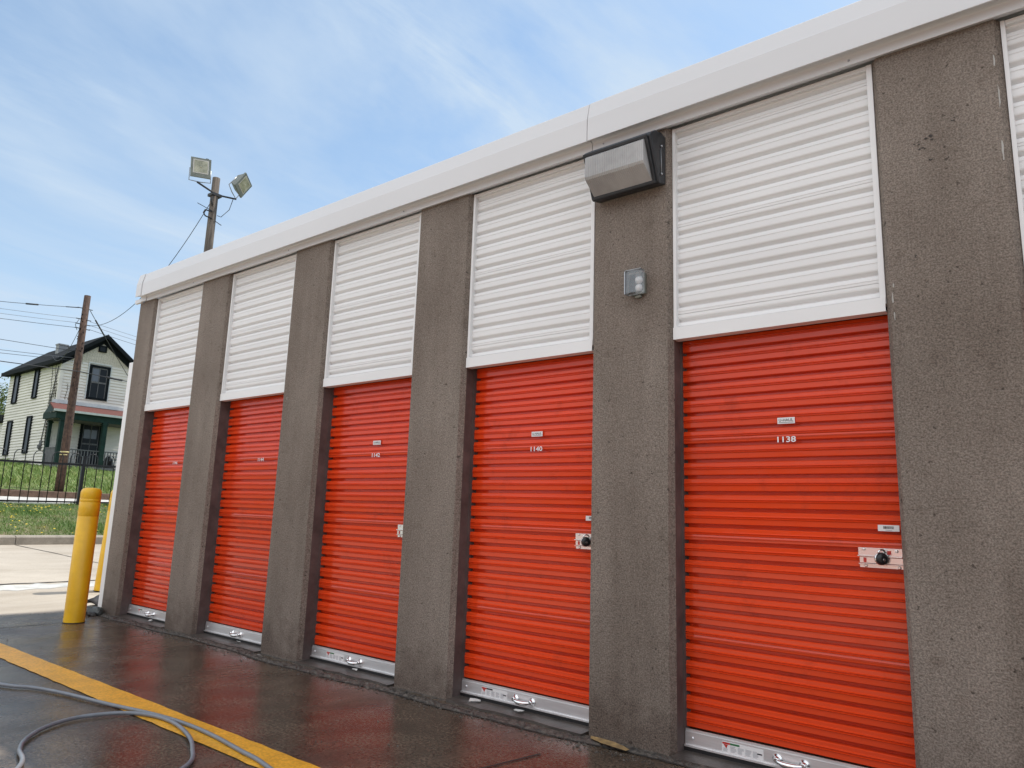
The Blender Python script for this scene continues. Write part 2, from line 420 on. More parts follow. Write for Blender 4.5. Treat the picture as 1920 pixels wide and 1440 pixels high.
# fascia: two lengths of folded metal plus an end cap
PROF = [(-.0280, 3.304), (-.0300, 3.306), (-.0310, 3.349), (-.0340, 3.3545), (-.042, 3.3580), (-.055, 3.3580), (-.070, 3.353), (-.092, 3.3415), (-.0945, 3.3435), (-.0945, 3.350),
        (-.0938, 3.487), (-.0920, 3.492), (-.0700, 3.594), (-.064, 3.600), (.10, 3.608), (.10, 3.59), (.015, 3.59), (.015, 3.318)]
def fascia(name, x0, x1, dy=0, dz=0, wob=0):
    mb = MB()
    n = max(2, int((x1 - x0) / .5)); rnd = random.Random(3)
    v = []
    for i in range(n + 1):
        x = x0 + (x1 - x0) * i / n; w = rnd.uniform(-wob, wob)
        v += [(x, y + dy + w * .5, z + dz + w) for y, z in PROF]
    k = len(PROF)
    f = [(i * k + j, i * k + (j + 1) % k, (i + 1) * k + (j + 1) % k, (i + 1) * k + j) for i in range(n) for j in range(k)]
    mb.add(v, f); mb.add(v[:k], [tuple(range(k))[::-1]]); mb.add(v[-k:], [tuple(range(k))])
    return mb.build(name, M['fascia'], bld)
fascia('fascia', .334, 6.05, wob=.0012)
fascia('fascia', 6.056, 13.1, dz=.0015, dy=-.002, wob=.0012)
fascia('fascia', .205, .327, dy=-.005, dz=.004)
mb = MB(); mb.box(.060, .204, -.033, -.006, 3.306, 3.347); mb.build('fascia', M['fascia'], bld)
mb = MB(); mb.box(.31, .345, -.055, .010, 3.365, 3.585, 0); mb.build('seam', M['dark'], bld)
# white corner trim beside the end pillar
mb = MB(); mb.box(-.045, .105, .036, .060, .045, 2.66); mb.box(-.045, -.038, .0605, .24, .045, 2.66)
mb.tube([(.085, .036, .08), (.085, .031, .08)], .006, 8, 1)
mb.build('corner_trim', [M['white'], M['galv']], bld)
# screw heads along the eave trim
for x in (.30, 1.33, 2.95, 4.40, 6.13, 7.50, 8.2):
    mb = MB(); mb.lathe([(.006, 0), (.006, -.003), (.003, -.005)], (x, -.0310, 3.330), 8, axis='y'); mb.build('screw', M['galv'], bld)

# corrugated curtain ---------------------------------------------------------
def curtain_profile(z0, z1, seams=(), soft=False):
    """(offset from the sheet plane, z); negative offset is outwards"""
    pts = []
    k = math.floor((z0 - PH) / PITCH) - 1
    while PH + k * PITCH < z1 + PITCH:
        b = PH + k * PITCH; P_ = PITCH
        if soft:
            q = [(.0220, 0), (.0215, .055), (.0150, .10), (.0055, .145), (-.0015, .20), (-.0040, .27), (-.0048, .45), (-.0052, .56), (-.0056, .60), (-.0012, .615), (-.0012, .645),
                 (-.0046, .67), (-.0038, .80), (-.0015, .895), (.0060, .930), (.0160, .960)]
        else:
            q = [(.034, -.085), (.034, .085), (.0040, .112), (-.0002, .15), (-.0008, .450), (-.0064, .478), (-.0068, .492), (.0006, .540), (.0006, .566),
                 (-.0064, .594), (-.0068, .608), (-.0006, .665), (-.0004, .84), (.0040, .885)]
        zc = b + .3 * P_
        sm = any(abs(s - (b + .5 * P_)) < P_ * .5 for s in seams)
        for o_, t in q:
            if sm and not soft and .14 < t < .16:
                pts += [(o_, b + t * P_), (o_ - .001, b + .27 * P_), (o_ - .0045, b + .28 * P_), (o_ - .0045, b + .305 * P_), (o_ + .0015, b + .312 * P_), (o_ + .0015, b + .328 * P_), (o_ - .003, b + .336 * P_)]
                continue
            pts.append((o_, b + t * P_))
            if soft and k % 6 == 2 and abs(t - .45) < .01: pts += [(.002, b + .46 * P_), (.002, b + .475 * P_), (-.0046, b + .485 * P_)]
        k += 1
    return [(o_, z) for o_, z in pts if z0 <= z <= z1]

def curtain(mb, x0, x1, y, z0, z1, mi=0, seams=(), soft=False, jit=None):
    pr = curtain_profile(z0, z1, seams, soft)
    nx = 8; v = []; rnd = random.Random(jit)
    ph = rnd.uniform(0, 6)
    for i in range(nx + 1):
        x = x0 + (x1 - x0) * i / nx
        for o_, z in pr:
            bow = .0016 * math.sin(x * 2.2 + z * 1.3 + ph) + .0009 * math.sin(x * 5 + z * 3.7 + ph)
            v.append((x, y + o_ + bow, z + .0008 * math.sin(x * 3 + z * 4 + ph)))
    k = len(pr)
    mb.add(v, [(i * k + j, (i + 1) * k + j, (i + 1) * k + j + 1, i * k + j + 1) for i in range(nx) for j in range(k - 1)], mi)

# upper white panels -----------------------------------------------------------
def panel(x0, x1, idx):
    mb = MB(); ys = .028
    L_, Rr = x0 + .001, x1 - .001
    curtain(mb, L_ + .012, Rr - .012, ys + .030, ZP + .05, ZT - .008, 0, soft=True, jit=idx)
    o = mb.build('upper_panel', M['white'], bld, fix=False)
    mb = MB()
    mb.box(L_, L_ + .017, ys, .082, ZP + .035, ZT - .004)            # left stile
    mb.box(Rr - .025, Rr, ys, .082, ZP + .035, ZT - .004)            # right stile
    mb.box(L_ + .0175, Rr - .0255, ys + .004, .082, ZT - .026, ZT - .004)  # head
    mb.build('frame', M['white'], o, bevel=.0015)
    mb = MB()
    mb.box(L_ - .001, Rr - .003, ys - .004, ys + .000, ZP, ZP + .066)
    mb.box(L_ - .001, Rr - .003, ys + .0005, .084, ZP, ZP + .006)
    mb.box(L_ + .0235, Rr - .0315, ys + .0005, ys + .034, ZP + .0605, ZP + .066)
    mb.build('bottom_trim', M['white'], o)
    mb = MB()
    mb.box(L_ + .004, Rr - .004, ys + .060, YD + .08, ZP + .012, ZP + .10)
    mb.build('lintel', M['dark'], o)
    return o
SPANS = list(zip(XR[:-1], XL[1:]))
for i, (a, b) in enumerate(SPANS): panel(a, b, i)

# wall scuffs and paint daubs on pillars
def blotch(mb, cx, cz, w, h, y, n=9, mi=0, rnd=random, poly=None):
    pts = []
    for j in range(n):
        t = 2 * math.pi * j / n; r_ = rnd.uniform(.55, 1.1)
        pts.append((cx + math.cos(t) * w * r_, y, cz + math.sin(t) * h * r_))
    mb.add(pts, [tuple(range(n))], mi)

mb = MB(); rq = random.Random(3)
for cx, cz, w_, h_ in ((7.76, 2.83, .012, .006), (7.80, 2.845, .016, .010), (7.775, 2.80, .013, .007), (7.90, 2.90, .008, .008), (7.80, 2.74, .009, .006), (7.72, 2.30, .010, .005)):
    for _ in range(4): blotch(mb, cx + rq.gauss(0, .008), cz + rq.gauss(0, .005), w_ * .5, h_ * .5, -.0015 - .0002 * _, rnd=rq)
mb.build('dark_daubs', mat('dark_daub', (.05, .042, .038), .9), bld, fix=False)['kind'] = 'stuff'
mb = MB()
for cx, cz, w_, h_ in ((7.606, 2.13, .004, .030), (7.609, 2.05, .003, .022), (7.612, 2.19, .003, .012), (8.085, 2.95, .004, .07), (8.080, 2.70, .005, .05), (6.072, 3.29, .003, .02), (3.066, 2.02, .004, .02), (8.079, 3.12, .004, .03)):
    blotch(mb, cx + .012 if cx < 8 else cx - .012, cz, w_, h_, -.0016, rnd=rq, n=12)
mb.build('paint_daubs', mat('pale_daub', (.42, .40, .37), .8), bld, fix=False)['kind'] = 'stuff'
# doors -----------------------------------------------------------------------
NUM = ['1146', '1144', '1142', '1140', '1138', None, None]
SEAMS = (.575, 1.06, 1.58)
def roll_door(i, x0, x1):
    num = NUM[i]
    mb = MB(); curtain(mb, x0 - .012, x1 + .012, YD + .010, .108, 2.16, 0, seams=SEAMS, jit=100 + i)
    d = mb.build('roll_up_door', M['red'], bld, fix=False)
    if num: d['label'] = 'red corrugated roll up door numbered ' + num
    # bottom bar
    mb = MB(); yb = YD - .012
    mb.box(x0 + .006, x1 - .004, yb, yb + .004, .042, .102)
    mb.box(x0 + .006, x1 - .004, yb - .012, yb - .0005, .034, .042)
    mb.box(x0 + .006, x1 - .004, yb + .0045, yb + .012, .094, .114)
    mb.lathe([(.008, 0), (.008, -.003), (.004, -.006)], (x0 + .045, yb - .0005, .074), 12, axis='y')
    bar = mb.build('bottom_bar', M['alu'], d)
    mb = MB(); mb.box(x0 + .002, x1 - .002, yb - .006, yb + .014, .012, .0335); mb.build('rubber_seal', M['rubber'], d)
    # guides
    mb = MB()
    mb.box(x0 - .001, x0 + .004, YD - .012, YD + .035, .0, ZP + .03); mb.box(x0 - .001, x0 + .012, YD + .0352, YD + .04, .0, ZP + .03)
    mb.box(x1 - .004, x1 + .001, YD - .012, YD + .035, .0, ZP + .03)
    mb.build('guide_track', M['reveal'], d)
    # pull handle
    hx = (x0 + x1) / 2; hz = .066; yh = yb - .0005
    mb = MB()
    for s in (-1, 1):
        mb.lathe([(.024, 0), (.023, -.005), (.014, -.008), (.013, -.022), (.009, -.030)], (hx + s * .060, yh, hz + .004), 16, axis='y')
    mb.tube([(hx - .060, yh - .018, hz + .004), (hx - .048, yh - .028, hz - .001), (hx - .025, yh - .032, hz - .005), (hx, yh - .033, hz - .006),
             (hx + .025, yh - .032, hz - .005), (hx + .048, yh - .028, hz - .001), (hx + .060, yh - .018, hz + .004)], [.008, .009, .0125, .0135, .0125, .009, .008], 10)
    mb.build('pull_handle', M['chrome'], d)
    # warning label with coloured heading and columns of unreadable print
    if i != 1:
        sx0 = hx - .325 if i > 0 else hx - .27; sw = .20; z0, z1 = .047, .094
        mb = MB(); ys = yb - .0012
        mb.box(sx0, sx0 + sw, ys, yb - .0002, z0, z1, 0)
        ya = ys - .0006
        def q(x, z, w, h, mi): mb.add([(x, ya, z), (x + w, ya, z), (x + w, ya, z + h), (x, ya, z + h)], [(0, 1, 2, 3)], mi)
        q(sx0 + .002, z1 - .011, .038, .0085, 3); q(sx0 + .041, z1 - .011, .046, .0085, 1 if i % 2 else 4)
        mb.add([(sx0 + .008, ya, z1 - .012), (sx0 + .030, ya, z1 - .012), (sx0 + .022, ya, z1 - .030)], [(0, 2, 1)], 3)
        rn = random.Random(i)
        for c_ in range(5):
            for r_ in range(7 - (c_ == 0) * 3):
                q(sx0 + .006 + c_ * .036, z0 + .004 + r_ * .0042, rn.uniform(.018, .031), .0017, 2)
        q(sx0 + .170, z0 + .021, .024, .006, 1)
        mb.build('warning_label', [M['sticker'], M['inkblack'], M['inkgrey'], M['inkred'], M['inkgreen']], d, fix=False)
    # number and name plate
    nx = {0: 1.075, 1: 2.585, 2: 4.090, 3: 5.576, 4: 7.093}.get(i)
    if num:
        mb = MB(); zt = 1.5350
        put_text(mb, num, .089, .0285, nx, YD - .0025, zt, 0, offset=.016)
        mb.build('unit_number', M['sticker'], d, fix=False)
        if i >= 2:
            mb = MB(); yp = YD - .0010
            mb.box(nx - .0415, nx + .0415, yp, yp + .003, 1.6120, 1.6425, 0)
            put_text(mb, 'U-HAUL', .069, .0135, nx, yp - .0008, 1.6298, 1, offset=.012)
            mb.add([(nx - .036, yp - .0008, 1.6170), (nx + .036, yp - .0008, 1.6170), (nx + .036, yp - .0008, 1.6190), (nx - .036, yp - .0008, 1.6190)], [(0, 1, 2, 3)], 1)
            mb.build('name_plate', [M['sticker'], M['inkblack']], d, fix=False)
    # latch
    lx0 = x1 - {0: .10, 1: .12, 2: .16, 3: .160, 4: .194}.get(i, .19); yl = YD - .0015
    mb = MB()
    mb.box(lx0, lx0 + .178, yl - .003, yl, .998, 1.037, 0)               # upper keeper plate
    mb.box(lx0 - .002, lx0 + .178, yl - .016, yl - .0035, .998, 1.003, 0)
    mb.box(lx0 + .004, lx0 + .184, yl - .003, yl, .950, .968, 0)         # lower plate
    mb.box(lx0 + .002, lx0 + .184, yl - .016, yl - .0035, .964, .968, 0)
    mb.box(lx0 + .006, lx0 + .188, yl - .010, yl - .004, .970, .996, 0)  # slide bolt
    mb.add([(lx0 + .022, yl - .0112, .973), (lx0 + .034, yl - .0112, .973), (lx0 + .034, yl - .0112, .993), (lx0 + .022, yl - .0112, .993)], [(0, 1, 2, 3)], 1)
    mb.add([(lx0 + .118, yl - .0042, 1.010), (lx0 + .134, yl - .0042, 1.010), (lx0 + .134, yl - .0042, 1.026), (lx0 + .118, yl - .0042, 1.026)], [(0, 1, 2, 3)], 1)
    for px_, pz_ in ((.024, 1.030), (.156, 1.026), (.030, .958), (.164, .956)):
        mb.lathe([(.0075, 0), (.0070, -.003), (.0040, -.0055)], (lx0 + px_, yl - .003, pz_), 12, axis='y')
    mb.build('latch', [M['steel'], M['inkred']], d, bevel=.0008, seg=1)
    # barcode sticker
    bx = x1 - {3: .095, 4: .109}.get(i, .085)
    mb = MB(); yp = YD + .0008
    mb.box(bx, bx + .086, yp, yp + .002, 1.111, 1.138, 0)
    rn = random.Random(11 + i); xx = bx + .022
    while xx < bx + .064:
        w = rn.choice((.0008, .0014, .0022))
        mb.add([(xx, yp - .0006, 1.121), (xx + w, yp - .0006, 1.121), (xx + w, yp - .0006, 1.133), (xx, yp - .0006, 1.133)], [(0, 1, 2, 3)], 1)
        xx += w + rn.choice((.0008, .0014))
    mb.add([(bx + .03, yp - .0006, 1.1145), (bx + .057, yp - .0006, 1.1145), (bx + .057, yp - .0006, 1.1165), (bx + .03, yp - .0006, 1.1165)], [(0, 1, 2, 3)], 2)
    mb.build('barcode_label', [M['sticker'], M['inkblack'], M['inkgrey']], d, fix=False)
    return d
for i, (a, b) in enumerate(SPANS): roll_door(i, a, b)

# round locks hanging in two of the latches: things of their own
def disc_lock(x, z, label):
    y = YD - .030
    mb = MB()
    mb.lathe([(.018, .008), (.024, .004), (.026, -.004), (.026, -.020), (.023, -.026), (.012, -.029)], (x, y, z), 24, axis='y')
    o = mb.build('round_lock', M['black'], None, loc=(x, y, z))
    o.rotation_euler = (0, 0, R(48)); tag(o, label, 'lock', 'round locks on the door latches')
    mb = MB(); mb.lathe([(.0275, -.002), (.0280, -.006), (.0275, -.011)], (x, y, z), 24, axis='y')
    mb.tube([(x + .017 * math.cos(t), y - .016, z + .024 + .015 * math.sin(t)) for t in [math.pi * q / 8 for q in range(9)]], .004, 8)
    c = mb.build('steel_band', M['chrome'], None, loc=(x, y, z)); c.parent = o; c.location = (0, 0, 0)
    mb = MB(); mb.lathe([(.006, 0), (.006, -.003)], (x, y - .029, z - .004), 12, axis='y')
    c = mb.build('keyhole', M['chrome'], None, loc=(x, y, z)); c.parent = o; c.location = (0, 0, 0)
disc_lock(7.484, .992, 'round black steel lock in the latch of red door 1138')
disc_lock(5.960, .993, 'round black steel lock half behind the pillar on red door 1140')

# ------------------------------------------------------------------ wall pack light
wp = empty('wall_light', (6.30, 0, 2.96))
tag(wp, 'large dark wedge shaped wall light with ribbed glass high on the pillar', 'wall lamp')
mb = MB()
prof = [(0, 3.262), (-.05, 3.268), (-.12, 3.252), (-.178, 3.212), (-.188, 3.196), (-.088, 2.962), (-.076, 2.952), (0, 2.972)]
mb.prism([(y - .0005, z) for y, z in prof], 'x', 6.085, 6.520)
mb.build('housing', M['wallpack'], wp, bevel=.008)
# frame around the lens on the slanted face
p0 = Vector((0, -.192, 3.192)); p1 = Vector((0, -.088, 2.958))
d = (p1 - p0).normalized(); nrm = Vector((0, d.z, -d.y)); nrm = nrm if nrm.y < 0 else -nrm
def fr(u, v_, w_): # u along x, v down the slope, w outwards
    q = p0 + d * v_ + nrm * w_
    return (u, q.y, q.z)
H_ = (p1 - p0).length
mb = MB()
def slab(u0, u1, v0, v1, w0, w1, mi=0):
    v = [fr(u, v_, w_) for w_ in (w0, w1) for v_ in (v0, v1) for u in (u0, u1)]
    mb.add(v, [(0, 2, 3, 1), (4, 5, 7, 6), (0, 1, 5, 4), (2, 6, 7, 3), (0, 4, 6, 2), (1, 3, 7, 5)], mi)
xa, xb = 6.098, 6.508
slab(xa, xb, -.004, .014, .001, .016); slab(xa, xb, H_ - .013, H_ + .004, .001, .016)
slab(xa, xa + .016, .0142, H_ - .0132, .001, .016); slab(xb - .016, xb, .0142, H_ - .0132, .001, .016)
mb.build('lens_frame', M['wallpack'], wp, bevel=.003)
# wedge lens: front face drops almost vertical, lower face slants back
A = fr(0, .016, .010); C_ = fr(0, H_ - .015, .010)
B = (0, A[1] - .014, 3.030)
mb = MB()
xa2, xb2 = xa + .018, xb - .018
n = 64
def lensring(x, ins=0.0):
    return [(x, A[1] + ins, A[2]), (x, A[1] - .014 + ins, A[2] - .012), (x, B[1] + ins, B[2] + .012), (x, B[1] + .008 + ins, B[2] - .002), (x, C_[1] - .004, C_[2] - .004), (x, C_[1] + .012, C_[2] + .008)]
v = []
for i in range(n + 1):
    x = xa2 + (xb2 - xa2) * i / n
    rib = -.0035 if i % 2 else .0
    v += lensring(x, rib)
k = 6
mb.add(v, [(i * k + j, i * k + j + 1, (i + 1) * k + j + 1, (i + 1) * k + j) for i in range(n) for j in range(k - 1)])
mb.add(v[:k], [tuple(range(k))]); mb.add(v[-k:], [tuple(range(k))[::-1]])
mb.build('glass_lens', M['lens'], wp, fix=False)
mb = MB()
for z in (3.178, 3.012):
    mb.lathe([(.007, 0), (.007, .006), (.004, .010)], (6.5205, -.060, z), 10, axis='x')
mb.tube([(6.521, -.060, 3.17), (6.523, -.060, 3.02)], .002, 6)
mb.build('screw', M['galv'], wp)

# small security light
sl = empty('security_light', (6.352, 0, 2.345))
tag(sl, 'small grey square emergency light with clear cover below the big wall light', 'wall lamp')
mb = MB(); mb.box(6.305, 6.400, -.030, -.0005, 2.355, 2.478); mb.box(6.335, 6.375, -.022, -.001, 2.338, 2.3545)
mb.build('base', M['flood'], sl, bevel=.006)
mb = MB(); mb.lathe([(.022, 0), (.024, -.006), (.016, -.022), (.006, -.028)], (6.372, -.031, 2.432), 16, axis='y'); mb.build('bulb', M['sticker'], sl)
mb = MB(); mb.lathe([(.020, 0), (.022, -.006), (.014, -.018), (.006, -.022)], (6.370, -.031, 2.389), 16, axis='y'); mb.build('bulb', M['sticker'], sl)
mb = MB(); mb.box(6.308, 6.345, -.033, -.0305, 2.36, 2.474); mb.build('reflector', M['black'], sl)
mb = MB(); mb.prism([(6.300, -.0306), (6.300, -.058), (6.312, -.074), (6.352, -.082), (6.392, -.074), (6.404, -.058), (6.404, -.0306)], 'z', 2.352, 2.482)
mb.build('clear_cover', M['clear'], sl, bevel=.004)
mb = MB()
mb.box(6.299, 6.306, -.076, -.031, 2.350, 2.484); mb.box(6.306, 6.404, -.080, -.031, 2.4825, 2.487)
mb.build('cover_rim', M['galv'], sl, bevel=.002)

# facing row of units across the yard: behind the camera, seen only in the gloss of doors and wet ground
opp = empty('facing_storage_building', (8, -14, 0)); tag(opp, 'matching row of storage units across the yard behind the viewer', 'building')
mb = MB(); mb.box(-4, 30, -22, -14.2, 0, 3.3)
for k in range(23): mb.box(-4 + 1.5 * k, -3.5 + 1.5 * k, -14.2, -14.0, 0, 3.3)
mb.build('wall', M['stucco'], opp, fix=False)
mb = MB(); mb.box(-4.1, 30.1, -22.1, -13.9, 3.301, 3.6); mb.build('roof', M['fascia'], opp)
for k in range(22):
    a, b = -3.5 + 1.5 * k, -2.5 + 1.5 * k
    mb = MB(); mb.box(a + .001, b - .001, -14.19, -14.16, .01, 2.07); mb.build('roll_up_door', M['red'], opp)
    mb = MB(); mb.box(a + .001, b - .001, -14.10, -14.02, 2.075, 3.299); mb.build('upper_panel', M['white'], opp)

# ------------------------------------------------------------------ terrain
def hz(x):
    if x > -1.2: return 0.0
    if x > -5.77:
        t = (-1.2 - x) / 4.57; return .38 * (t * .75 + t * t * .25)
    return .38
# lot pavement slab sheet
def sheet(name, xs, ys, zf, m, kind='structure', skip=None):
    mb = MB(); k = len(ys)
    v = [(x, y, zf(x, y)) for x in xs for y in ys]
    mb.add(v, [(i * k + j, (i + 1) * k + j, (i + 1) * k + j + 1, i * k + j + 1) for i in range(len(xs) - 1) for j in range(k - 1)])
    o = mb.build(name, m, None, fix=False); o['kind'] = kind
    return o
def frange(a, b, s):
    n = max(1, int(round((b - a) / s))); return [a + (b - a) * i / n for i in range(n + 1)]
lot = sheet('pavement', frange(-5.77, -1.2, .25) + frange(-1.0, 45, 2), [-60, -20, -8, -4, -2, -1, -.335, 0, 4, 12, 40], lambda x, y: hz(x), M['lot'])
# base ground under everything, out to the horizon
def zbase(x, y):
    if x > -6: return -.25
    if x > -9.4: return -.1
    if x > -23: return .80
    if x > -38: return 1.1
    return 2.5 if x > -80 else 2.9
sheet('ground', [60, 20, 0, -6.5, -9.4, -12, -23, -30, -38, -60, -100, -300, -900][::-1] and [-900, -300, -100, -60, -38, -30, -23, -12, -9.4, -6.5, 0, 20, 60, 400], [-500, -60, 0, 60, 500], zbase, M['lawn'])
# curb at the edge of the lot, in cast lengths
mb = MB(); y = -30.0; cj = [.70 + .0]
xk = -5.77
edges = [1.02 + 3.05 * k for k in range(-10, 14)]
for a, b in zip(edges[:-1], edges[1:]):
    mb.prism([(xk, .30), (xk, .500), (xk - .03, .525), (xk - .16, .532), (xk - .16, .30)][::-1], 'y', a + .006, b - .006)
o = mb.build('curb', M['concrete'], None); o['kind'] = 'structure'
# grass bank up to the fence
def zbank(x, y):
    t = (xk - .16 - x) / (9.75 - 5.93)
    t = max(0, min(1, t))
    return .515 + .53 * (t ** .8) + .03 * math.sin(y * 1.1 + x) * t + .015 * math.sin(y * 3.1 + x * 2.3)
sheet('grass_bank', frange(-10.4, xk - .16, .16), frange(-30, 40, .35), zbank, M['soil'])
sheet('road', [-19.0, -16, -13, -10.4], [-60, -20, 0, 20, 60], lambda x, y: .93 + (.02 if x > -12 else 0), M['asphalt'])
mb = MB(); mb.prism([(-22.30, .9), (-19.0, .9), (-19.0, 1.045), (-22.30, 1.215)], 'y', -60, 60)
o = mb.build('sidewalk', M['sidewalk'], None); o['kind'] = 'structure'
mb = MB(); mb.prism([(-22.60, .9), (-22.302, .9), (-22.302, 1.44), (-22.60, 1.46)], 'y', -60, 60)
o = mb.build('retaining_kerb', mat('brown_stone_edging', (.16, .095, .065), .9, var=.4, vscale=5, bump=.6, bscale=20), None); o['kind'] = 'structure'
def zlawn(x, y):
    t = (-22.6 - x) / 16.0
    t = max(0, min(1.15, t))
    return 1.44 + 1.50 * t ** .85 + .05 * math.sin(y * .9 + x * .7)
sheet('lawn', [-200, -90] + frange(-60, -22.6, .8), [-200, -80] + frange(-20, 40, 1.0) + [90, 250], lambda x, y: zlawn(x, y) , M['lawn'])

# concrete joints and cracks in the lot (thin dirt-filled lines)
def ground_line(name, pts, w, m, rough=.0, dz=.004, step=.12):
    mb = MB(); P_ = []
    for (a, b) in zip(pts[:-1], pts[1:]):
        n = max(1, int(math.dist(a, b) / step))
        for i in range(n): P_.append((a[0] + (b[0] - a[0]) * i / n, a[1] + (b[1] - a[1]) * i / n))
    P_.append(pts[-1])
    v = []
    for i, p in enumerate(P_):
        a = P_[max(i - 1, 0)]; b = P_[min(i + 1, len(P_) - 1)]
        dx, dy = b[0] - a[0], b[1] - a[1]; l = math.hypot(dx, dy) or 1
        nx, ny = -dy / l, dx / l; o_ = random.uniform(-rough, rough); ww = w * random.uniform(.6, 1.3) * .5 if rough else w * .5
        for s in (-1, 1):
            x, y = p[0] + nx * (o_ + s * ww), p[1] + ny * (o_ + s * ww)
            v.append((x, y, hz(x) + dz))
    mb.add(v, [(2 * i, 2 * i + 1, 2 * i + 3, 2 * i + 2) for i in range(len(P_) - 1)])
    o = mb.build(name, m, None, fix=False); o['kind'] = 'structure'
    return o
ground_line('joint_line', [(.60, -12), (.60, -.44)], .014, M['crack'], .002)
ground_line('joint_line', [(-2.35, -12), (-2.40, 0), (-2.42, 10)], .055, M['crack'], .02)
ground_line('joint_line', [(-8.118 * 1.0 + 2.36, 1.02), (-4.9, 1.30), (-3.6, 1.62), (-2.4, 1.95), (-.3, 2.8)], .022, M['crack'], .006)
ground_line('joint_line', [(6.05, -.42), (5.9, -1.2), (5.75, -3)], .012, M['crack'], .004)
ground_line('pale_strip', [(-2.10, -12), (-2.14, 0), (-2.14, 10)], .34, mat('pale_patch', (.52, .51, .48), .85, var=.25, vscale=5), .03, dz=.003)
# yellow line
mb = MB(); v = []
xs = frange(-14, 13, .10)
for x in xs:
    v += [(x, -1.262 + random.uniform(-.004, .004), hz(x) + .0045), (x, -1.452 + random.uniform(-.005, .005), hz(x) + .0045)]
mb.add([p for p in v if p[0] > -1.15 or True], [(2 * i, 2 * i + 1, 2 * i + 3, 2 * i + 2) for i in range(len(xs) - 1) if xs[i] > -.1])
o = mb.build('parking_line', M['lineyellow'], None, fix=False); o['kind'] = 'structure'

# door sills, crumbled ledge
rnd = random.Random(5)
for a, b in SPANS:
    mb = MB(); z = .0035
    n = 10
    top = [(a + .001 + (b - a - .002) * i / n, -.030 + rnd.uniform(-.014, .012)) for i in range(n + 1)]
    poly = top + [(b - .001, YD + .085), (a + .001, YD + .085)]
    mb.add([(x, y, -.0) for x, y in poly] + [(x, y, z + .012 * (1 if y > 0 else .8)) for x, y in poly],
           [tuple(range(len(poly), 2 * len(poly)))] + [(i, i + 1, i + 1 + len(poly), i + len(poly)) for i in range(len(poly) - 1)])
    o = mb.build('door_sill', M['slab'], bld, fix=False)
# ledge in front of pillars: irregular ridge strip
mb = MB(); xs = frange(.15, 12.9, .018); v = []
ph = 0
rows = [(0.000, .002), (-.012, -.004), (-.020, .006), (-.045, .008), (-.075, .008), (-.088, .002), (-.095, -.006)]
for x in xs:
    wv = .022 * math.sin(x * 23 + 3 * math.sin(x * 3.3)) * max(0, math.sin(x * 1.9)) * rnd.uniform(.6, 1.2) + .030 * math.sin(x * 1.1) + .018 * math.sin(x * 2.9 + 1) + .010 * math.sin(x * 7.1) - .03
    for (yy, zz) in rows:
        j = rnd.uniform(-1, 1)
        rough = .006 * (abs(yy) > .01)
        v.append((x, yy * 1.0 + (wv if yy < -.01 else 0) + j * rough, max(-.01, zz + rnd.uniform(-.006, .006) * (yy < 0))))
k = len(rows)
mb.add(v, [(i * k + j, i * k + j + 1, (i + 1) * k + j + 1, (i + 1) * k + j) for i in range(len(xs) - 1) for j in range(k - 1)])
o = mb.build('foundation_ledge', M['ledge'], None, fix=False); o['kind'] = 'structure'
mb = MB()
pts = [(6.10, -.055), (6.16, -.050), (6.24, -.060), (6.31, -.085), (6.355, -.105), (6.35, -.135), (6.28, -.135), (6.20, -.115), (6.12, -.09)]
mb.add([(x, y + .01, .0165 + rnd.uniform(0, .004)) for x, y in pts], [tuple(range(len(pts)))])
o = mb.build('ochre_mortar_patch', M['ochre'], None, fix=False); o['kind'] = 'structure'
ground_line('crack_line', [(.2 + .06 * k, -.128 + .030 * math.sin((.2 + .06 * k) * 1.1) + .018 * math.sin((.2 + .06 * k) * 2.9 + 1) + .010 * math.sin((.2 + .06 * k) * 7.1)) for k in range(210)], .020, M['crack'], .006, dz=.003, step=.03)
# loose grit along the ledge
mb = MB()
for i in range(5200):
    x = rnd.uniform(.2, 8.6); y = -.13 - abs(rnd.gauss(0, .05)); s = rnd.uniform(.0012, .0036) if rnd.random() < .93 else rnd.uniform(.005, .009)
    if rnd.random() < .12: y = rnd.uniform(-1.2, -.1); s *= .8
    v = [(x + rnd.uniform(-s, s) + dx * s, y + dy * s, .001 + dz_ * s) for dx, dy, dz_ in ((1, 0, 0), (-.6, .8, 0), (-.6, -.8, 0), (0, 0, 1.1))]
    mb.add(v, [(0, 1, 3), (1, 2, 3), (2, 0, 3)])
o = mb.build('grit', M['ledge'], None, fix=False); tag(o, 'loose wet grit along the crumbled foundation edge', 'grit', kind='stuff')

# small pale litter under doors
def litter(x, y, w, h, rz, label):
    mb = MB()
    pts = [(-w, -h), (0, -h * 1.2), (w, -h * .7), (w * .9, h * .8), (0, h * 1.1), (-w * .9, h * .7)]
    v = [(x + px_ * math.cos(rz) - py_ * math.sin(rz), y + px_ * math.sin(rz) + py_ * math.cos(rz), .019 + rnd.uniform(0, .012)) for px_, py_ in pts]
    mb.add(v + [(a, b_, c + .003) for a, b_, c in v], [tuple(range(6))[::-1], tuple(range(6, 12))] + [(i, (i + 1) % 6, (i + 1) % 6 + 6, i + 6) for i in range(6)])
    o = mb.build('litter_scrap', M['litter'], None, loc=(x, y, .02)); tag(o, label, 'litter', 'scraps below the door handles')
litter(5.55, .06, .030, .012, .2, 'crumpled white scrap on the sill below the handle of door 1140')
litter(4.08, .07, .022, .007, .1, 'thin white scrap on the sill below the handle of door 1142')
litter(2.60, .07, .022, .008, 0, 'thin white scrap on the sill below the handle of door 1144')
litter(1.08, .06, .018, .010, .5, 'small bent white scrap on the sill below door 1146')
litter(5.22, .05, .035, .015, .6, 'greyish wad of wet paper at the left end of the sill of door 1140')

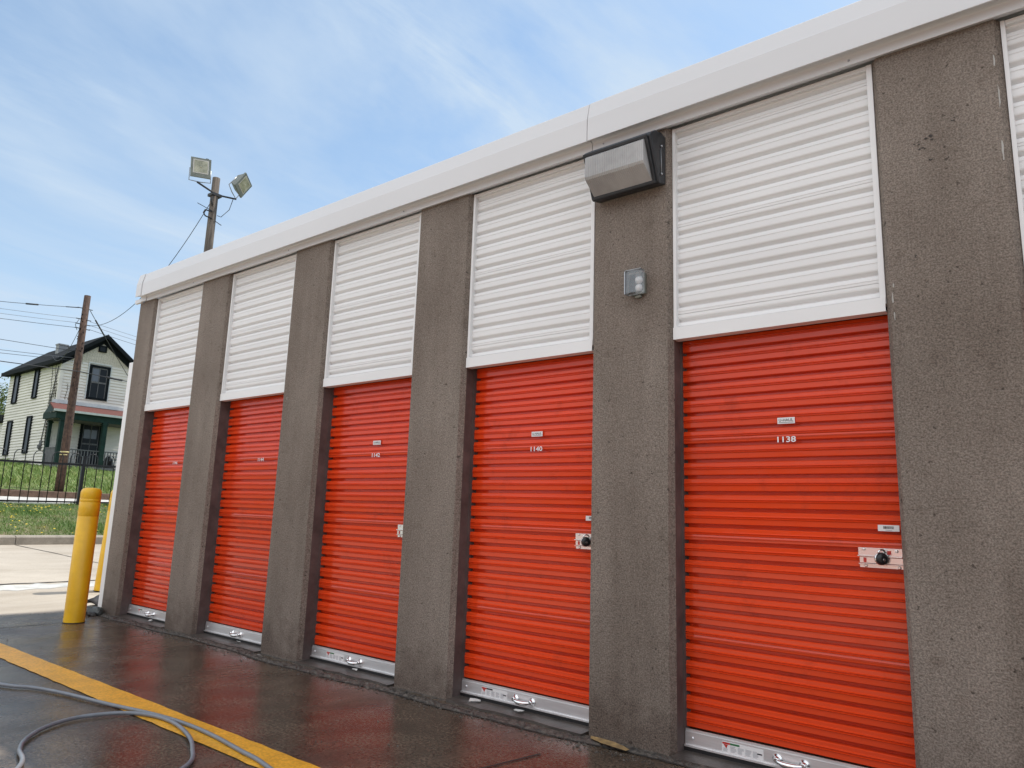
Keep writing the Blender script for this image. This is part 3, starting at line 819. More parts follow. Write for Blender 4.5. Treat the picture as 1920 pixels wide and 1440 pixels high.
# ------------------------------------------------------------------ bollards
def bollard(x, y, z0, label, src=None):
    root = empty('bollard', (x, y, z0)); tag(root, label, 'bollard', 'yellow bollards at the building corner')
    mb = MB(); r_ = .0905; h = 1.258
    prof = [(r_, .006), (r_, .01)]
    for zz in (.985, 1.12, 1.15):
        prof += [(r_, zz - .003), (r_ - .0016, zz - .001), (r_ - .0016, zz + .001), (r_, zz + .003)]
    prof += [(r_, h - .045), (r_ - .006, h - .024), (r_ - .020, h - .008), (r_ - .045, h - .001), (.01, h)]
    mb.lathe(prof, (x, y, z0), 48); mb.build('sleeve', M['yellow'], root)
    mb = MB(); mb.lathe([(r_ + .004, 0), (r_ + .004, .004), (r_ - .002, .006)], (x, y, z0), 48); mb.build('base_seal', M['rubber'], root)
    return root
bollard(.617, -.439, .0, 'near yellow round topped bollard standing alone on the wet concrete')
b2 = bollard(-1.59, .710, .03, 'far yellow bollard mostly hidden behind the white corner trim')

b2.rotation_euler = Matrix.Rotation(R(2.6), 4, Vector((-.62, .78, 0))).to_euler()   # knocked slightly out of plumb
# rock and rag at the corner
def lump(name, c, r3, m, seed, label, cat, sub=3, amp=.25):
    bm = bmesh.new(); bmesh.ops.create_icosphere(bm, subdivisions=sub, radius=1)
    rn = random.Random(seed); ph = [rn.uniform(0, 6) for _ in range(6)]
    for v in bm.verts:
        p = v.co.copy()
        f = 1 + amp * (math.sin(p.x * 2.3 + ph[0]) * math.cos(p.y * 2.9 + ph[1]) + .5 * math.sin(p.z * 4.1 + ph[2] + p.x * 3) + .25 * math.sin(p.y * 8 + ph[3]))
        v.co = Vector((p.x * r3[0] * f, p.y * r3[1] * f, max(-r3[2] * .6, p.z * r3[2] * f)))
    me = bpy.data.meshes.new(name); bm.to_mesh(me); bm.free(); me.materials.append(m)
    o = bpy.data.objects.new(name, me); col.objects.link(o); o.location = (c[0], c[1], c[2] + r3[2] * .55)
    tag(o, label, cat); return o
lump('rock', (.185, -.10, 0), (.105, .075, .055), M['rock'], 2, 'wet dark grey rock at the foot of the corner pillar', 'rock')
lump('rock', (.285, -.145, 0), (.045, .035, .026), M['rag'], 9, 'small black lump right of the larger rock at the corner', 'rock')
# dark rag draped behind the bollard
mb = MB(); nx, ny = 14, 10; v = []
for i in range(nx + 1):
    for j in range(ny + 1):
        u, w_ = i / nx, j / ny
        x = -.52 + .42 * u + .03 * math.sin(w_ * 7); y = .06 + .22 * w_ + .03 * math.sin(u * 9)
        z = .015 + .13 * math.sin(math.pi * min(1, max(0, u))) ** .6 * (.45 + .55 * w_) + .02 * math.sin(u * 14 + w_ * 5)
        v.append((x, y, max(.004, z)))
mb.add(v, [(i * (ny + 1) + j, (i + 1) * (ny + 1) + j, (i + 1) * (ny + 1) + j + 1, i * (ny + 1) + j + 1) for i in range(nx) for j in range(ny)], 0, True)
o = mb.build('rag', M['rag'], None, fix=False, loc=(-.3, .17, 0)); tag(o, 'crumpled wet black rag lying behind the near bollard', 'rag')
sd = o.modifiers.new('thick', 'SOLIDIFY'); sd.thickness = .006

# ------------------------------------------------------------------ hose
def catmull(P_, n=10):
    P_ = [Vector(p) for p in P_]; out = []
    Q = [2 * P_[0] - P_[1]] + P_ + [2 * P_[-1] - P_[-2]]
    for i in range(1, len(Q) - 2):
        for s in range(n):
            t = s / n
            a, b, c, d_ = Q[i - 1], Q[i], Q[i + 1], Q[i + 2]
            out.append(.5 * ((2 * b) + (c - a) * t + (2 * a - 5 * b + 4 * c - d_) * t * t + (3 * b - a - 3 * c + d_) * t ** 3))
    out.append(P_[-1]); return out
hr = .0100
path = [(1.2, -2.35), (2.0, -2.05), (2.944, -1.725), (3.152, -1.622), (3.42, -1.545), (3.82, -1.473), (4.184, -1.395), (4.474, -1.363), (4.755, -1.368), (5.05, -1.399),
        (5.287, -1.427), (5.75, -1.55), (6.05, -1.85), (5.95, -2.25), (5.5, -2.42), (4.95, -2.36), (4.564, -2.132), (4.351, -2.069), (4.191, -1.987), (4.05, -1.848),
        (3.992, -1.677), (4.07, -1.496), (4.232, -1.410), (4.438, -1.400), (4.684, -1.455), (4.87, -1.534), (5.056, -1.652), (5.2, -1.9), (5.25, -2.3), (5.1, -2.9), (4.8, -3.6)]
P3 = [(x, y, hr + .005 + (0.0)) for x, y in path]
for k in (21, 22, 23, 24): P3[k] = (P3[k][0], P3[k][1], hr + .005 + .002)
for k in (13, 14, 15, 28): pass
P3[27] = (5.2, -1.9, hr * 1.6 + .005); P3[28] = (5.25, -2.3, hr * 3 + .008)
mb = MB(); mb.tube(catmull(P3, 10), hr, 12)
o = mb.build('garden_hose', M['hose'], None, loc=(4.2, -1.6, 0)); tag(o, 'grey rubber hose lying in a loop across the yellow line on wet concrete', 'hose')

# ------------------------------------------------------------------ fence
fx = -9.5; zf0 = 1.04
fn = empty('iron_fence', (fx, 3.4, zf0)); tag(fn, 'black iron fence with hooped tops along the grass bank', 'fence')
def fz(y): return 1.03 + .012 * y
for zz, hh in ((.86, .045), (.035, .035)):
    mb = MB(); ys = [-12, 26]
    mb.add([(fx + sx, y, fz(y) + zz + dz_) for y in ys for sx in (-.018, .018) for dz_ in (-hh / 2, hh / 2)],
           [(0, 1, 5, 4), (2, 6, 7, 3), (0, 4, 6, 2), (1, 3, 7, 5), (0, 2, 3, 1), (4, 5, 7, 6)])
    mb.build('rail', M['black'], fn)
step = .362; first = 1.69
for k in range(-26, 58):
    y = first + step * k
    if abs((k - 4.5) % 9 - 0) < .4: pass
    r_ = .105
    post_here = any(abs(y - (3.315 + 2.5 * q)) < .12 for q in range(-5, 9))
    pts = [(fx, y - r_, fz(y) + .0)] + [(fx, y - r_, fz(y) + 1.0)] + [(fx, y - r_ * math.cos(t), fz(y) + 1.0 + r_ * 1.1 * math.sin(t)) for t in [math.pi * q / 10 for q in range(1, 10)]] + [(fx, y + r_, fz(y) + 1.0), (fx, y + r_, fz(y))]
    mb = MB(); mb.tube(pts, .0095, 6); mb.build('hooped_picket', M['black'], fn)
for q in range(-5, 9):
    y = 3.315 + 2.534 * q
    mb = MB(); mb.box(fx - .035, fx + .035, y - .035, y + .035, fz(y) - .1, fz(y) + 1.04); mb.box(fx - .042, fx + .042, y - .042, y + .042, fz(y) + 1.041, fz(y) + 1.06)
    mb.build('post', M['black'], fn)

# ------------------------------------------------------------------ grass
def blades(name, n, region, zf, h, w, m, label, seed, clump=None):
    rn = random.Random(seed); v = []; f = []
    for i in range(n):
        x, y = region(rn)
        z = zf(x, y) - .01
        hh = h * rn.uniform(.45, 1.25)
        if clump: hh *= clump(x, y)
        a = rn.uniform(0, math.pi); dx, dy = math.cos(a) * w, math.sin(a) * w
        lx, ly = rn.gauss(0, hh * .4), rn.gauss(0, hh * .4)
        b = len(v)
        v += [(x - dx, y - dy, z), (x + dx, y + dy, z), (x + lx * .5 + dx * .6, y + ly * .5 + dy * .6, z + hh * .6), (x + lx, y + ly, z + hh)]
        f += [(b, b + 1, b + 2), (b, b + 2, b + 3)]
    me = bpy.data.meshes.new(name); me.from_pydata(v, [], f); me.materials.append(m)
    o = bpy.data.objects.new(name, me); col.objects.link(o); tag(o, label, 'grass', kind='stuff')
    return o
cl = lambda x, y: .6 + .8 * max(0, math.sin(x * 2.1 + math.sin(y * 1.7)) * math.cos(y * 1.3 + x)) 
blades('bank_grass', 60000, lambda r_: (r_.uniform(-10.0, xk - .17), r_.uniform(-2.0, 6.5)), zbank, .075, .006, M['grass'],
       'short green grass on the bank below the fence', 1, cl)
blades('lawn_grass', 26000, lambda r_: (r_.uniform(-40.5, -22.7), r_.uniform(4.5, 20)), zlawn, .26, .022, M['weeds'],
       'tall weedy grass on the slope in front of the house', 2, lambda x, y: .5 + 1.0 * max(0, math.sin(x * .8 + y * .5) * math.cos(y * .9)))
mb = MB(); rn = random.Random(4)
for i in range(420):
    x, y = rn.uniform(-9.4, xk - .2), rn.uniform(-1.0, 6); z = zbank(x, y) + rn.uniform(.03, .075); s = rn.uniform(.012, .024)
    if math.sin(x * 1.7 + 1) * math.cos(y * 1.3) < -.25: continue
    mb.add([(x + s * math.cos(t), y + s * math.sin(t), z + rn.uniform(-.004, .004)) for t in [k * math.pi / 3 for k in range(6)]] + [(x, y, z + s * .5)], [(k, (k + 1) % 6, 6) for k in range(6)])
o = mb.build('dandelions', M['dandelion'], None, fix=False); tag(o, 'yellow dandelion flowers scattered over the grass bank', 'flowers', kind='stuff')

# ------------------------------------------------------------------ house
XG = -40.68; XP = -38.6; Y0 = 13.22; Y1 = 17.62; YA = 15.43; ZB = 2.95; ZE = 9.72; ZA = 11.42; XB = -49.6
hs = empty('old_house', (XG, 15.4, ZB)); tag(hs, 'two storey cream clapboard house with dark roof and green porch', 'house')
def clap(mb, axis, c, a0, a1, z0, z1, out, top=None, bd=.185):
    """clapboards: saw-tooth boards on the plane axis=c, between a0..a1, outward sign out"""
    z = z0
    while z < z1 - .01:
        zz = min(z + bd, z1); s0, s1 = a0, a1
        if top:
            lim = top((z + zz) / 2 )
            s0, s1 = max(a0, lim[0]), min(a1, lim[1])
        if s1 - s0 > .05:
            if axis == 'x': q = [(c + out * .058, s0, z), (c + out * .058, s1, z), (c + out * .004, s1, zz), (c + out * .003, s0, zz)]; u = [(c, s0, z), (c, s1, z)]
            else: q = [(s0, c + out * .058, z), (s1, c + out * .058, z), (s1, c + out * .004, zz), (s0, c + out * .004, zz)]; u = [(s0, c, z), (s1, c, z)]
            mb.add(q, [(0, 1, 2, 3)]); mb.add(u + q[:2], [(0, 1, 3, 2)])
        z = zz
sl_ = (ZA - ZE) / (YA - Y0)
def gab(z):
    if z <= ZE: return (Y0, Y1)
    t = (z - ZE) / (ZA - ZE); return (Y0 + (YA - Y0) * t, Y1 - (Y1 - YA) * t)
mb = MB()
clap(mb, 'x', XG, Y0, Y1, ZB, 9.75, 1, gab)
clap(mb, 'y', Y0, XB, XG, ZB - .3, ZE, -1)
clap(mb, 'y', Y1, XB, XG, ZB - .3, ZE, 1)
mb.add([(XG, Y0, ZB), (XG, Y1, ZB), (XG, Y1, ZE), (XG, YA, ZA), (XG, Y0, ZE)], [(0, 1, 2, 3, 4)])
mb.add([(XB, Y0, ZB - .3), (XB, Y1, ZB - .3), (XB, Y1, ZE), (XB, YA, ZA), (XB, Y0, ZE)], [(4, 3, 2, 1, 0)])
mb.add([(XB, Y0, ZB - .3), (XG, Y0, ZB - .3), (XG, Y0, ZE), (XB, Y0, ZE)], [(0, 1, 2, 3)])
mb.add([(XB, Y1, ZB - .3), (XG, Y1, ZB - .3), (XG, Y1, ZE), (XB, Y1, ZE)], [(3, 2, 1, 0)])
mb.build('wall', M['cream'], hs, fix=False)
# fish scale shingles in the gable: rows of scalloped tabs
mb = MB(); z = 9.76; row = 0
while z < ZA - .05:
    zz = z + .17; s0, s1 = gab(zz - .02)
    y = s0 - (.07 if row % 2 else 0)
    while y < s1:
        a, b = max(y + .006, s0), min(y + .134, s1)
        if b - a > .03:
            x = XG + .034
            mb.add([(x, a, z + .05), (x + .003, (a * .75 + b * .25), z + .008), (x + .003, (a + b) / 2, z), (x + .003, (a * .25 + b * .75), z + .008), (x, b, z + .05), (x - .022, b, zz + .02), (x - .022, a, zz + .02)], [tuple(range(7))])
        y += .14
    z = zz; row += 1
mb.build('gable_shingles', M['shingle'], hs, fix=False)
# foundation
mb = MB(); mb.box(XB + .02, XG - .02, Y0 + .02, Y1 - .02, 1.9, ZB + .02); mb.build('foundation', M['brickdark'], hs)
mb = MB()
mb.box(XB + .0, XG - .05, Y0 - .012, Y0 + .0195, 2.2, ZB + .1); mb.build('foundation', M['brickdark'], hs)
# roof: two slabs with overhang + bargeboards
mb = MB(); ov = .42; fo = .45; th = .16
def slope_pt(y): return ZA + .10 - abs(y - YA) * sl_
for s in (-1, 1):
    yo = YA + s * (2.21 + ov)
    za, zo = slope_pt(YA), slope_pt(yo)
    v = [(XG + fo, YA, za), (XG + fo, yo, zo), (XB - fo, yo, zo), (XB - fo, YA, za)]
    v += [(x, y, z + th) for x, y, z in v]
    mb.add(v, [(0, 1, 2, 3), (7, 6, 5, 4), (0, 4, 5, 1), (1, 5, 6, 2), (2, 6, 7, 3)])
rf = mb.build('roof', M['roof'], hs)
mb = MB()
for s in (-1, 1):
    yo = YA + s * (2.21 + ov)
    za, zo = slope_pt(YA), slope_pt(yo)
    x0 = XG + fo + .004
    v = [(x0, YA, za - .10), (x0, yo, zo - .10), (x0, yo, zo + th + .02), (x0, YA, za + th + .02)]
    v += [(x + .04, y, z) for x, y, z in v]
    mb.add(v, [(0, 1, 2, 3), (7, 6, 5, 4), (0, 4, 5, 1), (1, 5, 6, 2), (3, 2, 6, 7)])
    # inner frieze board under the rake
    x1 = XG + .045
    v = [(x1, YA, za - .40), (x1, YA + s * 2.25, slope_pt(YA + 2.25) - .40), (x1, YA + s * 2.25, slope_pt(YA + 2.25) - .005), (x1, YA, za - .005)]
    v += [(x + .05, y, z) for x, y, z in v]
    mb.add(v, [(0, 1, 2, 3), (7, 6, 5, 4), (0, 4, 5, 1), (1, 5, 6, 2)])
    # eave fascia along the side
    yy = yo; mb.box(XB - fo, XG + fo, min(yy, yy + s * .04), max(yy, yy + s * .04), zo - .10, zo + th)
    mb.box(XB - fo, XG + fo - .01, min(YA + s * 2.24, yo - s * .002), max(YA + s * 2.24, yo - s * .002), zo - .06, zo - .03)
    mb.box(XB, XG - .02, min(YA + s * 2.24, YA + s * 2.28), max(YA + s * 2.24, YA + s * 2.28), ZE - .30, zo + .10)
mb.build('eave_trim', M['trimdark'], hs)
mb = MB(); mb.box(-45.1, -44.6, 14.2, 14.75, 10.4, 11.32); mb.box(-45.15, -44.55, 14.16, 14.79, 11.321, 11.40); mb.build('chimney', M['chimney'], rf)
# corner boards
for ya, yb in ((Y0 - .065, Y0 + .12), (Y1 - .12, Y1 + .065)):
    mb = MB(); mb.box(XG - .10, XG + .065, ya, yb, ZB, ZE - .02); mb.build('corner_board', M['cream'], hs)

def win(axis, c, a0, a1, z0, z1, out, fm, t=.11, muntins=True, pale=None, name='window'):
    """sash window on a wall plane; frame is the part, pane and sashes are sub-parts"""
    def bx(mb, s0, s1, w0, w1, q0, q1):
        d0, d1 = sorted((c + out * (w0 + (.05 if w0 > 0 else 0)), c + out * (w1 + .05)))
        if axis == 'x': mb.box(d0, d1, s0, s1, q0, q1)
        else: mb.box(s0, s1, d0, d1, q0, q1)
    mb = MB()
    bx(mb, a0, a0 + t, .0, .075, z0, z1); bx(mb, a1 - t, a1, .0, .075, z0, z1)
    bx(mb, a0 + t + .001, a1 - t - .001, .0, .075, z1 - t, z1); bx(mb, a0 + t + .001, a1 - t - .001, .0, .085, z0, z0 + t * .8)
    f = mb.build(name, fm, hs)
    mb = MB(); bx(mb, a0 + t, a1 - t, .024, .032, z0 + t * .8, z1 - t); mb.build('pane', M['glass'], f)
    if muntins:
        mb = MB(); zm = (z0 + z1) / 2; am = (a0 + a1) / 2
        bx(mb, a0 + t + .002, a1 - t - .002, .033, .060, zm - .05, zm + .05)
        bx(mb, am - .02, am + .02, .033, .050, z0 + t * .8 + .002, zm - .051); bx(mb, am - .02, am + .02, .033, .050, zm + .051, z1 - t - .002)
        for s in (a0 + t + .002, a1 - t - .042): bx(mb, s, s + .04, .033, .055, z0 + t * .8, z1 - t - .04)
        bx(mb, a0 + t + .043, a1 - t - .043, .033, .056, z1 - t - .05, z1 - t - .002)
        mb.build('sash', M['greywood'], f)
    if pale:
        mb = MB(); bx(mb, *pale[:2], .0325, .0328, *pale[2:]); mb.build('blind', M['paleglass'], f)
    return f
win('x', XG, 14.76, 16.01, 7.47, 9.67, 1, M['trimdark'], .16, True, (14.94, 15.36, 8.62, 9.45))
mb = MB(); mb.box(XG + .001, XG + .09, 14.68, 14.755, 7.45, 9.74); mb.box(XG + .001, XG + .09, 16.015, 16.08, 7.45, 9.70); mb.box(XG + .001, XG + .09, 14.70, 16.06, 9.741, 9.80); mb.build('window_trim', M['whitetrim'], hs)
win('x', XG, 15.14, 15.62, 10.56, 10.98, 1, M['trimdark'], .07, False)
for a0, a1, z0, z1 in ((-48.45, -47.55, 7.43, 9.45), (-44.80, -44.05, 7.52, 9.45), (-48.50, -47.60, 3.95, 6.27), (-45.00, -44.15, 4.00, 6.39)):
    win('y', Y0, a0, a1, z0, z1, -1, M['trimdark'], .10, False)
# porch
pd = XP
mb = MB()
v = [(XG + .03, 12.86, 6.98), (XG + .03, 17.9, 6.98), (pd + .25, 17.9, 6.36), (pd + .25, 12.36, 6.36)]
v2 = [(x, y, z - .10) for x, y, z in v]
mb.add(v + v2, [(3, 2, 1, 0), (4, 5, 6, 7), (0, 4, 7, 3), (3, 7, 6, 2), (2, 6, 5, 1)])
pr = mb.build('porch_roof', M['redroof'], hs)
mb = MB(); mb.box(XG + .03, XG + .07, 12.95, 17.6, 6.985, 7.20); mb.build('flashing', M['whitetrim'], pr)
mb = MB(); mb.prism([(pd + .252, 6.24), (pd + .34, 6.24), (pd + .36, 6.37), (pd + .252, 6.37)], 'y', 12.34, 17.9); mb.build('gutter', M['whitetrim'], pr)
mb = MB(); mb.box(pd - .02, pd + .16, 12.52, 17.6, 5.86, 6.255); mb.box(XG + .04, pd - .021, 12.58, 12.76, 5.90, 6.25)
v = [(XG + .04, 12.60, 6.26), (pd + .24, 12.46, 6.26), (XG + .04, 12.88, 6.88)]
mb.add(v + [(x, y + .03, z) for x, y, z in v], [(0, 1, 2), (5, 4, 3), (0, 3, 4, 1), (1, 4, 5, 2)])
mb.build('porch_beam', M['trimgreen'], hs)
mb = MB(); mb.box(XG + .03, pd + .12, 12.78, 17.6, 5.865, 5.90); mb.build('porch_ceiling', M['greywood'], hs)
for (xp, yp, w) in ((XG + .12, 12.99, .20), (pd + .06, 12.92, .24), (pd + .06, 15.28, .26), (pd + .06, 17.4, .26)):
    mb = MB(); mb.box(xp - w / 2, xp + w / 2, yp - w / 2, yp + w / 2, 3.16, 5.86); mb.box(xp - w / 2 - .05, xp + w / 2 + .05, yp - w / 2 - .05, yp + w / 2 + .05, 5.74, 5.80)
    mb.build('porch_post', M['trimgreen'], hs)
mb = MB(); mb.box(XG + .03, pd + .18, 12.75, 17.6, 3.02, 3.16); mb.build('porch_floor', M['greywood'], hs)
mb = MB(); mb.box(XG + .06, pd + .04, 12.86, 17.5, 2.3, 3.015)
mb.build('porch_skirt', M['lattice'], hs)
for yy in (13.0, 14.5, 16.05):
    mb = MB(); mb.box(pd + .05, pd + .17, yy - .22, yy + .22, 2.3, 3.01); mb.build('porch_pier', M['brickdark'], hs)
mb = MB()
mb.box(pd + .02, pd + .10, 13.05, 15.15, 4.09, 4.15); mb.box(pd + .02, pd + .10, 15.42, 17.27, 4.09, 4.15)
mb.box(pd + .03, pd + .09, 13.05, 15.15, 3.27, 3.33); mb.box(pd + .03, pd + .09, 15.42, 17.27, 3.27, 3.33)
y = 13.2
rn = random.Random(8)
while y < 17.2:
    if not 15.1 < y < 15.45: mb.box(pd + .04, pd + .08, y - .02, y + .02, 3.331 if rn.random() > .12 else 3.6, 4.089)
    y += .165
mb.build('porch_railing', M['greywood'], hs)
mb = MB()
xx = XG + .22
while xx < pd - .1: mb.box(xx, xx + .12, 12.90, 12.94, 3.161, 4.15); xx += .125
mb.box(XG + .22, pd - .08, 12.88, 12.97, 4.151, 4.22); mb.build('porch_railing', M['greywood'], hs)
win('x', XG, 14.72, 15.98, 3.30, 6.02, 1, M['trimdark'], .14, True, (14.95, 15.70, 5.0, 5.55))
# curtain scrap and dark junk on the porch
mb = MB(); mb.add([(XG + .034, 14.88, 4.35), (XG + .034, 15.02, 4.40), (XG + .034, 14.95, 4.62), (XG + .034, 14.88, 4.60), (XG + .040, 14.95, 4.5)], [(0, 1, 4), (1, 2, 4), (2, 3, 4), (3, 0, 4)]); mb.build('curtain_scrap', M['whitetrim'], hs, fix=False)
lump('porch_junk', (XP - .6, 16.05, 3.16), (.3, .35, .42), M['rag'], 4, 'dark covered bundle on the house porch behind the railing', 'bundle')
# rear wing
mb = MB(); clap(mb, 'y', Y0 + .3, -58, XB - .01, 2.6, 6.35, -1); mb.box(-58, XB - .02, Y0 + .32, Y1, 2.4, 6.35); mb.build('rear_wing', M['cream'], hs, fix=False)
mb = MB(); mb.box(-58.4, XB - .03, Y0 - .1, Y1 + .2, 6.351, 6.80); mb.build('wing_roof', M['trimdark'], hs)
# meter and vines
mb = MB(); mb.lathe([(.16, 0), (.16, -.12), (.12, -.17)], (-42.1, Y0 - .03, 4.35), 16, axis='y'); mb.box(-42.28, -41.92, Y0 - .10, Y0 - .03, 4.15, 4.72)
mb.tube([(-42.1, Y0 - .07, 4.7), (-41.6, Y0 - .07, 7.0), (-41.0, Y0 - .07, 9.3)], .03, 6); mb.build('electric_meter', M['greywood'], hs)
rn = random.Random(21)
vt = empty('climbing_vine', (XG, Y0 - .05, ZB)); tag(vt, 'dry leafless vine climbing the left corner of the cream house', 'vine')
mb = MB(); lf = MB()
for s in range(11):
    side = rn.random() < .5
    x = XG + .04 if side else XG - rn.uniform(0, .9); y = Y0 + rn.uniform(0, .35) if side else Y0 - .05; z = rn.uniform(3.0, 4.5)
    pts = [(x, y, z)]; top = rn.uniform(6.8, 9.7)
    while z < top:
        z += rn.uniform(.12, .3)
        if side: y += rn.gauss(0, .05); y = min(max(y, Y0 - .03), Y0 + .6)
        else: x += rn.gauss(0, .06); x = min(x, XG + .04)
        pts.append((x, y, z))
        for _ in range(3):
            a, b, c = x + rn.gauss(0, .09), y - rn.uniform(0, .08) + (rn.gauss(0, .1) if side else 0), z + rn.gauss(0, .12); t = rn.uniform(.02, .055)
            lf.add([(a, b, c), (a + t, b - .01, c + t * .5), (a + t * .2, b - .02, c - t)], [(0, 1, 2)])
    mb.tube(pts, .016, 5)
mb.build('stem', M['vine'], vt); lf.build('leaves', M['vine'], vt, fix=False)

# ------------------------------------------------------------------ tree behind the house
def tree(name, x, y, z, h, rc, label, seed):
    t = empty(name, (x, y, z)); tag(t, label, 'tree', 'trees behind the house')
    rn = random.Random(seed); mb = MB()
    mb.tube([(x, y, z - .3), (x + .1, y, z + h * .3), (x - .1, y + .1, z + h * .6), (x, y, z + h * .9)], [.28, .2, .13, .04], 8)
    ends = []
    for i in range(22):
        a = rn.uniform(0, 6.28); b = z + h * rn.uniform(.3, .8); l = rc * rn.uniform(.6, 1.1)
        e = (x + l * math.cos(a), y + l * math.sin(a), b + l * rn.uniform(.3, .9))
        mid = ((x + e[0]) / 2, (y + e[1]) / 2, (b + e[2]) / 2 + rn.uniform(-.1, .3))
        mb.tube([(x, y, b), mid, e], [.07, .045, .015], 5); ends += [e, mid]
    mb.build('trunk', M['bark'], t)
    lf = MB()
    for i in range(4200):
        e = rn.choice(ends); s = rn.uniform(.08, .16)
        p = Vector((e[0] + rn.gauss(0, .55), e[1] + rn.gauss(0, .55), e[2] + rn.gauss(0, .5)))
        u = Vector((rn.gauss(0, 1), rn.gauss(0, 1), rn.gauss(0, 1))).normalized(); w = u.orthogonal().normalized()
        lf.add([p, p + u * s + w * s * .4, p + u * s * 1.8, p + u * s - w * s * .4], [(0, 1, 2, 3)])
    lf.build('crown', M['leaf'], t, fix=False)
tree('shade_tree', -66, 16.6, 2.8, 8.2, 2.6, 'light green spring tree rising behind the left end of the house', 3)
tree('shade_tree', -61, 14.2, 2.8, 5.0, 1.8, 'low bright green bushy tree beside the rear wing roof', 5)

# ------------------------------------------------------------------ utility pole and wires
PX, PY = -22.85, 7.66
up = empty('utility_pole', (PX, PY, 1.3)); tag(up, 'brown weathered wooden utility pole standing on the far sidewalk', 'pole')
mb = MB(); mb.tube([(PX, PY, 1.15), (PX + .01, PY + .01, 3.5), (PX - .01, PY + .02, 6.2), (PX, PY + .03, 9.30)], [.165, .150, .135, .120], 16); mb.build('shaft', M['wood'], up)
mb = MB(); rn = random.Random(2)
for i in range(46):
    a = rn.uniform(-1.9, .6); z = rn.uniform(2.4, 8.6); r_ = .153 - .0045 * (z - 2)
    x, y = PX + r_ * math.cos(a), PY + .02 + r_ * math.sin(a); s = rn.uniform(.010, .022)
    mb.box(x - s, x + s * .5, y - s, y + s, z - s, z + s)
o = mb.build('nails', M['trimdark'], up); o['kind'] = 'stuff'
mb = MB(); mb.lathe([(.158, 0), (.158, .05)], (PX + .005, PY + .005, 2.96), 16); mb.lathe([(.157, 0), (.157, .03)], (PX + .005, PY + .005, 2.86), 16)
mb.build('reflective_band', mat('pale_yellow_tape', (.60, .50, .22), .5), up)
mb = MB()
for z in (8.75, 8.3, 8.1, 7.92): mb.tube([(PX + .02, PY - .28, z), (PX + .02, PY + .28, z)], .018, 6)
mb.tube([(PX + .12, PY - .2, 8.25), (PX + .16, PY - .32, 8.0), (PX + .12, PY - .22, 7.8)], .012, 5)
mb.build('insulators', M['wire'], up)

def wire(p, q, sag, r_, label, m='wire', ext=True, name='power_line', extra=None):
    P_, Q = Vector(p), Vector(q); pts = []
    n = 24
    for i in range(n + 1):
        t = i / n; v = P_.lerp(Q, t); v.z -= 4 * sag * t * (1 - t); pts.append(v)
    r_ *= .72
    mb = MB(); mb.tube(pts, r_, 5)
    if extra:
        for t0, t1, rr in extra:
            mb.tube([P_.lerp(Q, t0) - Vector((0, 0, 4 * sag * t0 * (1 - t0))), P_.lerp(Q, t1) - Vector((0, 0, 4 * sag * t1 * (1 - t1)))], rr, 6)
    o = mb.build(name, M[m], None, loc=tuple(p)); tag(o, label, 'cable', 'cables on the wooden utility pole'); return o
g = 'wire'
wire((PX, PY - .1, 8.77), (PX, -22, 9.6), 1.55, .014, 'top cable running left from near the tip of the utility pole', extra=[(.004, .02, .018), (.052, .066, .032)])
wire((PX, PY - .25, 8.30), (PX, -22, 9.2), 1.0, .010, 'second cable below the pole tip running left, highest of the three thin parallel ones', 'wirelight')
wire((PX, PY - .25, 8.12), (PX, -22, 9.0), 1.0, .010, 'middle of the three thin parallel cables running left from the pole', 'wirelight')
wire((PX, PY - .25, 7.92), (PX, -22, 8.9), 1.0, .013, 'lowest of the three thin parallel cables running left from the pole')
wire((PX, PY + .25, 8.27), (PX, 40, 9.0), 1.2, .010, 'highest of the three thin cables running right from the pole', 'wirelight')
wire((PX, PY + .25, 8.12), (PX, 40, 8.8), 1.25, .010, 'middle of the three thin cables running right from the pole', 'wirelight')
wire((PX, PY + .25, 7.95), (PX, 40, 8.6), 1.3, .011, 'lowest of the three thin cables running right from the pole')
wire((PX - .12, PY - .1, 7.00), (PX - .12, -22, 7.6), .35, .014, 'cable crossing at chimney height left of the pole')
wire((PX - .14, PY - .1, 6.72), (PX - .14, -22, 6.6), .5, .014, 'cable crossing just below chimney height left of the pole', 'wirelight')
wire((PX - .16, PY - .1, 6.62), (PX - .16, -22, 6.3), .5, .012, 'thin cable just under its twin, crossing the left roof slope')
wire((PX + .15, -22, 6.9), (PX + .15, PY + .1, 6.17), .45, .024, 'thick black cable passing in front of the house left of the pole')
wire((PX + .16, PY + .1, 6.17), (PX + .16, 40, 6.2), .45, .024, 'thick black cable passing in front of the house right of the pole', extra=[(.03, .05, .04)])
wire((PX, PY + .2, 8.72), (-30.0, 14.7, 5.0), .1, .018, 'steep service cable with a black splice dropping past the upper window', extra=[(.06, .16, .03), (.62, .66, .07), (.72, .82, .035)])
wire((PX, PY - .1, 7.85), (-43.0, 13.4, 10.2), .7, .016, 'service cable from the pole to the house roof near the chimney')
wire((PX, PY + .1, 7.95), (-40.2, 14.2, 9.6), .5, .014, 'thin service cable from the pole to the house gable', 'wirelight')

